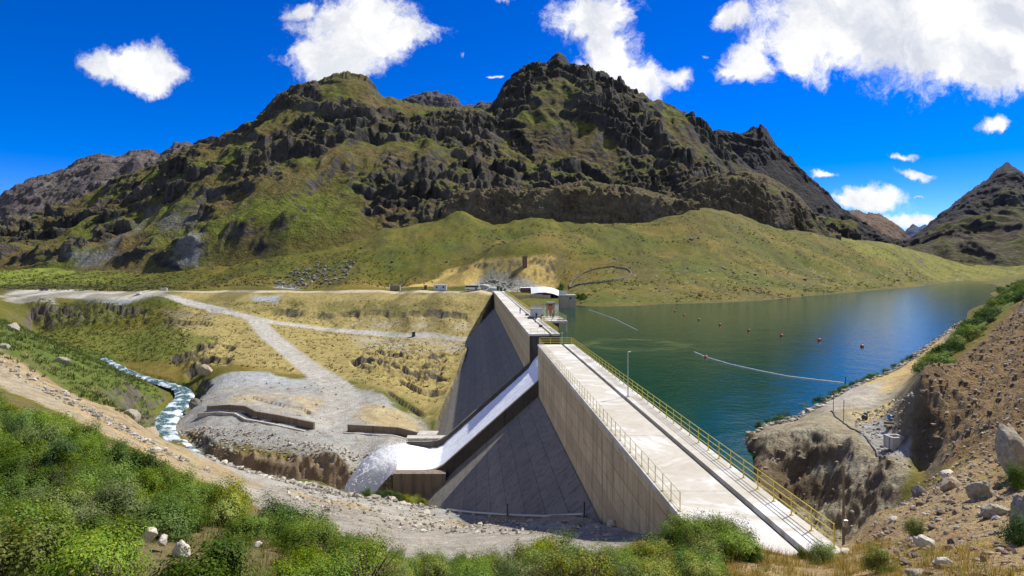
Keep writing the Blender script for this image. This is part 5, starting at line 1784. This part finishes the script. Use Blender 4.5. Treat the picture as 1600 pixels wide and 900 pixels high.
M_ORANGE = plain('rusty_orange_paint', (.50, .15, .04), .6, 0, .4, 3)
h_ = empty('gate_hoist', Wd(19.6, 166, CZ), 0, 'rusty orange gate hoist in a steel frame on the intake platform', 'hoist')
for sx_ in (-.9, .9):
    for sy_ in (-.7, .7):
        mb = MB()
        mb.box((sx_, sy_, 1.9), (.16, .16, 3.8))
        mb.build('frame_post', M_STEEL, h_)
mb = MB()
mb.box((0, 0, 3.86), (2.2, 1.8, .12))
mb.build('roof_plate', M_GALV, h_)
mb = MB()
mb.box((0, 0, 2.4), (1.3, .9, 1.2), 0, .08)
mb.box((0, -.5, 1.3), (.8, .4, .9), 0, .06)
mb.build('gearbox', M_ORANGE, h_)
mb = MB()
mb.bar((-.6, 0, 3.2), (.6, 0, 3.2), .28, 14)
mb.build('drum', M_RUST, h_)
mb = MB()
mb.bar((0, 0, 0), (0, 0, 1.9), .09, 8)
mb.build('spindle', M_STEEL, h_)
# grey cabinet standing at the edge of the far deck
c_ = empty('equipment_cabinet', Wd(15.75, 164.5, UZ), 0, 'pale grey equipment cabinet standing on the lake side of the far deck', 'cabinet')
mb = MB()
mb.box((0, 0, 1.2), (3.0, 1.6, 2.3), 0, .04)
mb.build('body', plain('grey_panel', (.34, .36, .37), .5, .1, .2, 2), c_)
for k_ in (-.75, .75):
    mb = MB()
    mb.box((k_, -.815, 1.15), (1.36, .03, 2.0), 0, .008)
    d_ = mb.build('door', plain('grey_door', (.40, .42, .43), .5, .1, .2, 2), c_)
    mb = MB()
    mb.box((k_ + .5 * (1 if k_ < 0 else -1), -.845, 1.15), (.06, .03, .22))
    mb.build('handle', M_STEEL, d_)
tarp = MB()
for i in range(5):
    tarp.ball((.35 * i - .8, .18 * math.sin(i * 2.1), .12), .30, (1, .8, .5))
o = tarp.build('rope_pile', M_ORANGE, smooth=True)
o.location = Wd(21.0, 155.5, CZ)
tag(o, 'orange heap of rope and floats at the corner of the intake platform', 'rope')
# bridge beam between the blocks: thin white stand pipe at the corner of the gap
o = MB().bar((0, 0, -6), (0, 0, 2.7), .12, 10).bar((0, 0, 2.7), (0, 0, 2.8), .2, 10).build('stand_pipe', M_PALE)
o.location = Wd(16.6, 122.0, 0)
tag(o, 'pale pipe standing at the lake side corner of the spillway gap', 'pipe')

# ------------------------------------------------------------------ buildings by the far abutment
def hut(px, D, w, d, h, wall, roof, label, windows=(), door=None, rz=0, lift=0, name='hut', over=.25, pitch=.25):
    x, y, z = at(px, D)
    root = empty(name, (x, y, z + lift), rz, label, 'hut')
    mb = MB()
    mb.box((0, 0, h / 2 - .2), (w, d, h + .4))
    mb.build('wall', wall, root)
    mb = MB()
    mb.prism([(-d / 2 - over, h), (d / 2 + over, h + pitch), (d / 2 + over, h + pitch + .14), (-d / 2 - over, h + .14)], -w / 2 - over, w / 2 + over, lambda u, v, q: (q, u, v + .002))
    mb.build('roof', roof, root)
    for wx, wz, ww, wh in windows:
        mb = MB()
        mb.box((wx, -d / 2 - .02, wz), (ww + .16, .05, wh + .16))
        f_ = mb.build('window', M_PALE, root)
        mb = MB()
        mb.box((wx, -d / 2 - .055, wz), (ww, .03, wh))
        mb.build('pane', M_DGLASS, f_)
    if door:
        mb = MB()
        mb.box((door[0], -d / 2 - .03, 1.0), (door[1], .05, 2.0))
        mb.build('door', door[2], root)
    return root


M_BLUEW = plain('pale_blue_wall', (.52, .55, .58), .7, 0, .2, 2)
M_RED = plain('dark_red_wall', (.17, .035, .03), .7, 0, .3, 2)
M_TIN = plain('tin_roof', (.55, .55, .52), .45, .3, .3, 1)
hut(688, 364, 7.2, 3.0, 2.9, M_BLUEW, M_TIN, 'pale blue hut with two dark windows beside the upper road', ((-1.9, 1.8, 1.0, .9), (1.9, 1.8, 1.0, .9)), (0, .9, M_BLUEW))
hut(665, 363, 1.5, 1.5, 2.2, M_RED, M_RUST, 'tiny dark red booth beside the upper road', door=(0, .8, M_STEEL))
hut(826, 338, 8.4, 3.4, 3.0, M_RED, M_WHITE, 'dark red cabin with a flat white roof above the canopy', ((-2.3, 1.8, 1.6, .9), (.4, 1.8, 1.6, .9)), (2.9, 1.0, M_STEEL))
# shelter: two white posts and a tan panel
x, y, z = at(617, 363)
s_ = empty('roadside_shelter', (x, y, z), 0, 'open shelter with a tan back panel between two white posts', 'shelter')
for k_ in (-3.0, 3.0):
    MB().box((k_, 0, 1.5), (.5, .5, 3.2)).build('post', M_WHITE, s_)
MB().box((0, .3, 1.4), (5.4, .25, 2.6)).build('back_panel', plain('tan_panel', (.26, .21, .11), .9, 0, .3, 2), s_)
MB().box((0, .2, 3.17), (6.9, 1.2, .14)).build('roof', M_TIN, s_)
# rubble heap and three green tanks
for i, (px, D, lb) in enumerate(((778, 372, 'left of the three green tanks beside the rubble'), (783, 371, 'middle one of the three green tanks beside the rubble'), (789, 370, 'right one of the three green tanks beside the rubble'))):
    x, y, z = at(px, D)
    mb = MB()
    mb.bar((0, 0, -.3), (0, 0, 3.4 - .5 * i), .75, 16)
    mb.ball((0, 0, 3.4 - .5 * i), .75, (1, 1, .35), 2)
    o = mb.build('water_tank', plain('green_tank', (.06, .10, .06), .6, 0, .2, 2), smooth=False)
    o.location = (x, y, z)
    tag(o, lb, 'tank', 'green tanks beside the rubble')
for px, D, sz_, lb, sd in ((757, 378, (12, 7, 5.0), 'pale green grey rubble heap behind the bus', 3), (769, 374, (9, 6, 4.2), 'pale rubble heap left of the green tanks', 4), (800, 366, (8, 5, 3.0), 'stony rubble heap right of the green tanks', 5)):
    boulder(px, D, sz_, 200 + sd, rock_mat('rubble', (.36, .38, .34), (.48, .49, .44), (.22, .21, .18)), lb, None, .35, 0, 'rubble_heap', 'rubble')
# canopy with a curved white roof
x, y, z = at(858, 303)
cn = empty('canopy_building', (x, y, 1.0), 0, 'open building under a curved white roof at the far abutment', 'building')
pr_ = [(-8.6, 3.6), (-5.5, 4.15), (-2, 4.25), (1.5, 3.7), (4.5, 2.6), (6.6, 1.2), (7.0, .4)]
mb = MB()
mb.prism(pr_ + [(a_, b_ - .22) for a_, b_ in pr_[::-1]], -4.2, 4.2, lambda u, v, w: (u, w, v + .30 * w))
mb.build('roof', M_WHITE, cn)
MB().box((0, 3.6, 1.3), (12.0, .3, 2.6)).build('back_wall', M_DARKC, cn)
MB().box((-5.6, -3.6, .9), (4.6, .3, 2.4)).build('front_wall', M_PALE, cn)
for k_ in (-3.1, -.4, 2.4, 4.6):
    MB().bar((k_, -3.9, -1), (k_, -3.9, np.interp(k_, [p_[0] for p_ in pr_], [p_[1] for p_ in pr_]) - 1.4), .14, 8).build('column', M_STEEL, cn)
# low pale retaining wall below it
x, y, z = at(828, 299)
mb = MB()
for i in range(12):
    mb.box((-9 + i * 1.62, .15 * math.sin(i * .5), .5), (1.6, .7, 2.8))
o = mb.build('retaining_wall', M_WALL)
o.location = (x, y, .9)
tag(o, 'low pale retaining wall at the shore below the curved roof', 'wall')
# grey block at the water
x, y = XY(886, 246)
cb = empty('gate_house', (x, y, 0), 0, 'plain grey concrete block standing in the lake at the far shore', 'gate house')
MB().box((0, 0, .4), (6.0, 6.0, 9.0), 0, .05).build('wall', plain('grey_concrete', (.46, .37, .24), .9, 0, .3, 1), cb)
MB().box((0, 0, 4.98), (6.3, 6.3, .14)).build('roof', M_PALE, cb)
MB().box((-1.5, 1.0, 5.75), (3.0, 2.0, 1.4), 0, .05).build('roof_tank', M_GALV, cb)
MB().box((1.0, -3.03, 3.9), (.9, .06, .7)).build('vent', M_STEEL, cb)

# upright block standing for a dark rock notch in the cutting
x, y, z = at(820, 398)
mb = MB()
mb.box((0, 0, 2.4), (2.7, 2.4, 7.6), .1, .12)
mb.box((.1, -1.0, -1.6), (2.2, 1.4, 1.6), .2, .1)
o = mb.build('dark_block', M_RUST)
o.location = (x, y, z)
tag(o, 'dark brown upright block standing in the yellow cutting', 'dark_block')
# poles by the abutment
for px, D, hh, lb in ((800, 352, 12.0, 'tall thin utility pole behind the far end of the deck'), (883, 300, 9.5, 'thin utility pole behind the grey concrete block')):
    x, y, z = at(px, D)
    p_ = empty('utility_pole', (x, y, z), 0, lb, 'pole')
    MB().bar((0, 0, -.3), (0, 0, hh), .13, 8, .09).build('pole', M_WOOD, p_)
    MB().box((0, 0, hh - .5), (1.8, .12, .12)).build('cross_arm', M_WOOD, p_)

# dry stone ring on the hillside
cpx, cD, rpx, rD = 938, 374, 48, 25
mb = MB()
NR = 150
ring = []
rr = random.Random(4)
for i in range(NR):
    a_ = 2 * math.pi * i / NR
    px, D = cpx + rpx * math.cos(a_), cD + rD * math.sin(a_)
    x, y, z = at(px, D)
    hgt, w_ = rr.uniform(.45, .95), rr.uniform(.35, .55)
    o_ = Vector((math.cos(a_), math.sin(a_), 0)) * w_
    ring.append([mb.bm.verts.new(Vector((x, y, z)) + q_) for q_ in (-o_ + Vector((0, 0, -.3)), o_ + Vector((0, 0, -.3)), o_ * .7 + Vector((0, 0, hgt)), -o_ * .7 + Vector((0, 0, hgt)))])
for i in range(NR):
    for j in range(4):
        mb.bm.faces.new((ring[i][j], ring[i][(j + 1) % 4], ring[(i + 1) % NR][(j + 1) % 4], ring[(i + 1) % NR][j]))
o = mb.build('stone_corral', M_RDARK)
tag(o, 'oval ring of low dry stone wall on the grass across the lake', 'corral')

# ------------------------------------------------------------------ vehicles
def wheels(root, xs, w, r, n='wheel'):
    for a_ in xs:
        for b_ in (-1, 1):
            mb = MB()
            mb.bar((a_, b_ * (w / 2 - .16), r), (a_, b_ * (w / 2 + .03), r), r, 18)
            t_ = mb.build(n, M_TYRE, root)
            mb = MB()
            mb.bar((a_, b_ * (w / 2 + .031), r), (a_, b_ * (w / 2 + .05), r), r * .55, 14)
            mb.build('rim', M_GALV, t_)


x, y, z = at(738.5, 357)
bus = empty('minibus', (x, y, z + .02), 0, 'white minibus with dark windows parked at the far end of the dam', 'bus')
mb = MB()
mb.prism([(-4.1, .45), (4.1, .45), (4.15, 1.5), (3.9, 2.75), (3.6, 3.0), (-4.0, 3.0), (-4.15, 2.8)], -1.15, 1.15, lambda u, v, w: (u, w, v))
mb.build('body', M_WHITE, bus)
for b_ in (-1, 1):
    mb = MB()
    mb.box((-.3, b_ * 1.16, 2.15), (7.3, .03, .95))
    mb.build('window_band', M_DGLASS, bus)
MB().box((4.03, 0, 2.15), (.12, 2.0, 1.0)).build('windscreen', M_DGLASS, bus)
MB().box((1.9, -1.165, 1.45), (.9, .03, 1.9)).build('door', M_STEEL, bus)
MB().box((0, 0, .55), (8.3, 2.34, .16)).build('bumper', M_STEEL, bus)
for b_ in (-1, 1):
    MB().box((4.14, b_ * .8, 1.0), (.06, .3, .2)).build('headlight', M_GALV, bus)
wheels(bus, (-2.5, 2.6), 2.3, .46)


def car(px, D, rz, paint, label, pickup=False):
    x, y, z = at(px, D)
    c = empty('parked_car', (x, y, z + .02), rz, label, 'car')
    mb = MB()
    if pickup:
        pf = [(-2.5, .5), (2.5, .5), (2.55, 1.05), (1.5, 1.15), (1.0, 1.75), (-.4, 1.78), (-.6, 1.1), (-2.5, 1.1)]
    else:
        pf = [(-2.2, .45), (2.2, .45), (2.25, .9), (1.3, 1.02), (.6, 1.6), (-1.5, 1.65), (-2.15, 1.05)]
    mb.prism(pf, -.9, .9, lambda u, v, w: (u, w, v))
    mb.build('body', paint, c)
    for b_ in (-1, 1):
        mb = MB()
        mb.prism([(.75, 1.12), (.5, 1.52), (-.3 if pickup else -1.35, 1.56), (-.4 if pickup else -1.6, 1.12)], b_ * .905, b_ * .925, lambda u, v, w: (u, w, v))
        mb.build('side_window', M_DGLASS, c)
        MB().box((2.24 if not pickup else 2.53, b_ * .62, .8), (.06, .3, .16)).build('headlight', M_GALV, c)
    mb = MB()
    a_, b2 = ((1.26, 1.09), (.68, 1.58)) if not pickup else ((1.46, 1.24), (1.05, 1.72))
    mb.prism([(a_[0] + .02, a_[1]), (a_[0] + .05, a_[1]), (b2[0] + .05, b2[1]), (b2[0] + .02, b2[1])], -.78, .78, lambda u, v, w: (u, w, v))
    mb.build('windscreen', M_DGLASS, c)
    wheels(c, (-1.35, 1.4), 1.8, .36)
    return c


car(217, 349, 1.9, M_WHITE, 'white pickup parked at the right end of the gravel plateau', True)
car(69, 383, .2, plain('dark_brown_paint', (.10, .06, .035), .4, .2, .1, 2), 'dark brown car parked at the back of the gravel plateau', False)
# kiosk on the bench road
x, y, z = at(646, 304)
k_ = empty('kiosk', (x, y, z), .35, 'small dark cabinet with one white side on the lower gravel road', 'kiosk')
MB().box((0, 0, 1.15), (1.5, 1.4, 2.3), 0, .03).build('body', M_STEEL, k_)
MB().box((-.77, 0, 1.15), (.04, 1.3, 2.2)).build('side_panel', M_WHITE, k_)
MB().box((0, 0, 2.36), (1.7, 1.6, .1)).build('roof', M_TIN, k_)
# low whitewashed block at the roadside
x, y, z = at(256, 358)
o = MB().box((0, 0, .5), (3.4, 1.4, 1.5), .2, .06).box((1.0, .1, 1.4), (1.0, .9, .5), .2, .05).build('roadside_block', M_PALE)
o.location = (x, y, z)
tag(o, 'low whitewashed block beside the bend of the upper road', 'block')

# ------------------------------------------------------------------ channels, flume and pipe downstream
def channel(name, pts, gap, h, mat, label, thick=.45, deep=.05, near=.25, far=1.5, swap=False):
    """open concrete channel: two walls and a floor following plan points"""
    P3 = [Vector(at(*p)) for p in pts]
    root = empty(name, P3[0], 0, label, 'channel')
    n = len(P3)

    def off(i, s):
        a, b = P3[max(0, i - 1)], P3[min(n - 1, i + 1)]
        d = (b - a)
        d.z = 0
        d.normalize()
        return Vector((P3[i].x - d.y * s, P3[i].y + d.x * s, 0))

    def strip(s0, s1, z0, z1, nm, mt):
        mb = MB()
        rows = []
        for i in range(n):
            zb = P3[i].z
            pa, pb = off(i, s0), off(i, s1)
            rows.append([mb.bm.verts.new(Vector((q.x, q.y, zz_)) - P3[0]) for q, zz_ in ((pa, zb + z0), (pb, zb + z0), (pb, zb + z1), (pa, zb + z1))])
        for r0, r1 in zip(rows[:-1], rows[1:]):
            for j in range(4):
                mb.bm.faces.new((r0[j], r0[(j + 1) % 4], r1[(j + 1) % 4], r1[j]))
        mb.bm.faces.new(rows[0][::-1])
        mb.bm.faces.new(rows[-1])
        mb.build(nm, mt, root)
    strip(-gap / 2 - thick, -gap / 2, -1.5, far if swap else near, 'side_wall', mat)
    strip(gap / 2, gap / 2 + thick, -1.5, near if swap else far, 'side_wall', M_BROWNC)  # far wall painted brown for the shade on its inner side
    strip(-gap / 2 + .003, gap / 2 - .003, -1.5, deep, 'channel_floor', M_DARKC)
    return root


channel('concrete_channel', [(317, 161), (350, 157), (376, 153.5), (392, 149), (430, 145), (484, 140.5)], 2.2, 1.5, M_PALE, 'long open concrete channel with pale walls across the gravel terrace', .5)
channel('concrete_channel', [(540, 140), (580, 138.5), (620, 137.5), (652, 136.5)], 1.6, 1.3, M_PALE, 'short dark open flume leading to the foot of the dam', .4)
x, y = XY(668, 134.5)
vb = empty('valve_chamber', (x, y, -22.6), -.06, 'pale concrete valve chamber against the lower left edge of the dam face', 'valve chamber')
mb = MB()
mb.prism([(-1.8, 2.95), (1.9, 2.95), (1.9, 1.6), (.9, -.1), (-.9, -.1), (-1.8, 1.6)], -1.5, 1.5, lambda u, v, w: (u, w, v))
mb.build('wall', M_BROWNC, vb)
MB().box((.05, 0, 3.05), (4.0, 3.3, .2)).build('roof', M_PALE, vb)
MB().box((0, -1.52, .55), (1.3, .06, .7)).build('outlet', M_STEEL, vb)

pp = [(700, 84.6), (740, 78.0), (793, 70.0), (850, 62.3), (912, 55.6)]
P3 = [Vector(at(*p)) for p in pp]
pr = empty('steel_pipe', P3[0], 0, 'long thin steel pipe lying along the foot of the dark dam face', 'pipe')
mb = MB()
mb.tube([p - P3[0] + Vector((0, 0, .32)) for p in P3], .13, 12)
mb.build('pipe', M_GALV, pr)
for i in range(9):
    f_ = i / 8 * (len(P3) - 1)
    j = min(int(f_), len(P3) - 2)
    q = P3[j].lerp(P3[j + 1], f_ - j) - P3[0]
    MB().box(q + Vector((0, 0, .1)), (.35, .35, .5)).build('support', M_PALE, pr)
for px, D, lb in ((793, 69.5, 'thin steel post beside the middle of the thin steel pipe'), (913, 55.2, 'dark steel post at the right end of the thin steel pipe')):
    x, y, z = at(px, D)
    o = MB().bar((0, 0, -.2), (0, 0, 1.25), .07, 8).box((0, 0, 1.25), (.2, .2, .06)).box((0, 0, .02), (.34, .34, .06)).build('marker_post', M_STEEL)
    o.location = (x, y, z)
    tag(o, lb, 'post')

# ------------------------------------------------------------------ things on the outcrop platform
x, y, z = at(1398, 43.6)
wl = empty('concrete_well', (x, y, z), .1, 'square open concrete well box on the gravel platform', 'well box')
for a_, b_, c_, d_ in ((0, -.40, .98, .16), (0, .40, .98, .16), (-.41, 0, .16, .64), (.41, 0, .16, .64)):
    MB().box((a_, b_, .38), (c_, d_, .86), 0, .015).build('side_wall', M_PALE, wl)
MB().box((0, 0, .06), (.7, .66, .1)).build('well_floor', M_STEEL, wl)
M_BLUE = plain('blue_plastic', (.04, .13, .34), .5, 0, .15, 3)
x, y, z = at(1390, 49.5)
o = MB().bar((0, 0, .22), (.8, .1, .22), .24, 14).box((.95, .35, .15), (.5, .4, .3), .3, .05).build('barrel', M_BLUE)
o.location = (x, y, z)
tag(o, 'blue plastic barrel lying at the foot of the cut slope', 'barrel')
x, y, z = at(1392, 48.0)
o = MB().box((0, 0, .12), (1.0, .25, .2), .2, .02).box((.1, .2, .28), (.9, .2, .16), -.3, .02).box((-.2, -.2, .1), (.7, .2, .18), .6, .02).build('timber_pile', M_WOOD)
o.location = (x, y, z)
tag(o, 'small pile of dark timber beside the blue barrel', 'timber')
x, y, z = at(1351, 54.5)
o = MB().ball((0, 0, .2), .28, (1, .8, .9)).ball((.15, .1, .45), .16).build('sack', M_STEEL, smooth=True)
o.location = (x, y, z)
tag(o, 'black sack lying on the yellow sand of the platform', 'sack')
hp = [(1297, 58.0), (1303, 55.5), (1312, 53.0), (1322, 50.8), (1340, 48.0), (1355, 45.6), (1372, 43.0), (1386, 40.8)]
mb = MB()
hx = []
for i in range(len(hp) - 1):
    for f_ in (0, .25, .5, .75):
        hx.append((lerp(hp[i][0], hp[i + 1][0], f_) + 1.2 * math.sin(i * 3 + f_ * 5), lerp(hp[i][1], hp[i + 1][1], f_)))
mb.tube([Vector(at(*p)) + Vector((0, 0, .05)) for p in hx], .065, 6)
o = mb.build('hose', M_STEEL)
tag(o, 'black hose snaking over the bare rock outcrop', 'hose')
for px, D, hh, lb in ((1302, 57.5, 1.9, 'thin leaning stake at the upper end of the black hose'), (1318, 52.5, 1.8, 'thin stake on the outcrop above the brown pole'), (1389, 43.0, 1.0, 'short rod standing just left of the well box')):
    x, y, z = at(px, D)
    o = MB().bar((0, 0, -.1), (.03, 0, hh), .03, 6).ball((.03, 0, hh), .05, sub=1).build('stake', M_RUST)
    o.location = (x, y, z)
    tag(o, lb, 'stake')
x, y, z = at(1321, 83)
o = MB().bar((0, 0, -.5), (0, 0, 1.4), .05, 8).box((0, 0, 1.42), (.14, .14, .08)).build('mooring_post', M_STEEL)
o.location = (x, y, z)
tag(o, 'dark mooring post at the shore end of the floating line', 'post')

# ------------------------------------------------------------------ floats on the lake
M_BUOY = plain('orange_red_float', (.62, .13, .06), .45, 0, .15, 3)
bu0 = None
for px, py in ((1055, 487), (1069, 493), (1092, 500), (1125, 508), (1170, 517), (1221, 525), (1280, 532), (1347, 542)):
    D = CAMZ / ((py - HOR) / F)
    x, y = XY(px, D)
    if bu0 is None:
        bu0 = empty('buoy', (x, y, 0), 0, 'orange red buoy floating in the row across the lake', 'buoy', 'buoys in a row across the lake')
        MB().ball((0, 0, .18), .34, (1, 1, .9), 3).build('float', M_BUOY, bu0, smooth=True)
        MB().bar((0, 0, .55), (0, 0, .72), .07, 8).build('lifting_eye', M_STEEL, bu0)
        b_ = bu0
    else:
        b_ = copy_tree(bu0)
    b_.location = (x, y, 0)
    b_.rotation_euler.z = px
mb = MB()
ln = [(1085, 550), (1103, 558), (1140, 569), (1185, 579), (1230, 588), (1280, 594), (1318, 598.5)]
pts = [Vector(P(a_, b_, CAMZ / ((b_ - HOR) / F))) + Vector((0, 0, .03)) for a_, b_ in ln]
mb.tube(pts, .07, 6)
for i in range(len(pts) - 1):
    for f_ in (.2, .5, .8):
        mb.ball(pts[i].lerp(pts[i + 1], f_), .13, (1, 1, .7), 1)
o = mb.build('floating_line', M_WHITE)
tag(o, 'pale floating line curving from the lake to the shore', 'line')
x, y = XY(1103, 108.5)
o = MB().ball((0, 0, .1), .3, (1, 1, .8), 2).bar((0, 0, .2), (0, 0, .5), .05, 6).build('buoy', M_BUOY, smooth=True)
o.location = (x, y, 0)
tag(o, 'single buoy on the floating line near its lake end', 'buoy')
mb = MB()
pts = [Vector(P(a_, b_, CAMZ / ((b_ - HOR) / F))) + Vector((0, 0, .03)) for a_, b_ in ((920, 484), (935, 489), (960, 498), (974, 505), (996, 516))]
mb.tube(pts, .06, 6)
o = mb.build('floating_line', M_WHITE)
tag(o, 'short pale line floating off the grey concrete block', 'line')
# algae drifting on the surface
m, t, out = material('drifting_algae')
co = t.new('ShaderNodeTexCoord').outputs['Object']
mp = t.new('ShaderNodeMapping')
mp.inputs['Scale'].default_value = (.22, .9, 1)
t.l.new(co, mp.inputs[0])
n = t.noise(mp.outputs[0], 1.1, 6, .68, .8)
ln_ = t.vmath('LENGTH', t.vmath('MULTIPLY', co, (1 / 12.0, 1 / 12.5, 0)), out=1)
ring = t.math('SUBTRACT', 1.0, t.math('ABSOLUTE', t.math('MULTIPLY', t.math('SUBTRACT', ln_, .72), 3.4)))
al = t.rng(t.math('ADD', t.math('MULTIPLY', ring, .13), n), .58, .84)
b = t.new('ShaderNodeBsdfPrincipled')
b.inputs['Base Color'].default_value = (.16, .20, .035, 1)
b.inputs['Roughness'].default_value = .8
t.put(b.inputs['Alpha'], t.math('MULTIPLY', al, .8))
t.l.new(b.outputs[0], out.inputs[0])
V, Fc = [(0, 0, 0)], []
NA = 64
for i in range(NA):
    a_ = 2 * math.pi * i / NA
    V.append((12 * math.cos(a_), 12.5 * math.sin(a_), 0))
Fc = [(0, 1 + i, 1 + (i + 1) % NA) for i in range(NA)]
o = link('algae', np_mesh('algae', V, Fc), m)
o.location = (*XY(992, 127), .03)
tag(o, 'yellow green algae drifting in a loop on the lake', kind='stuff')
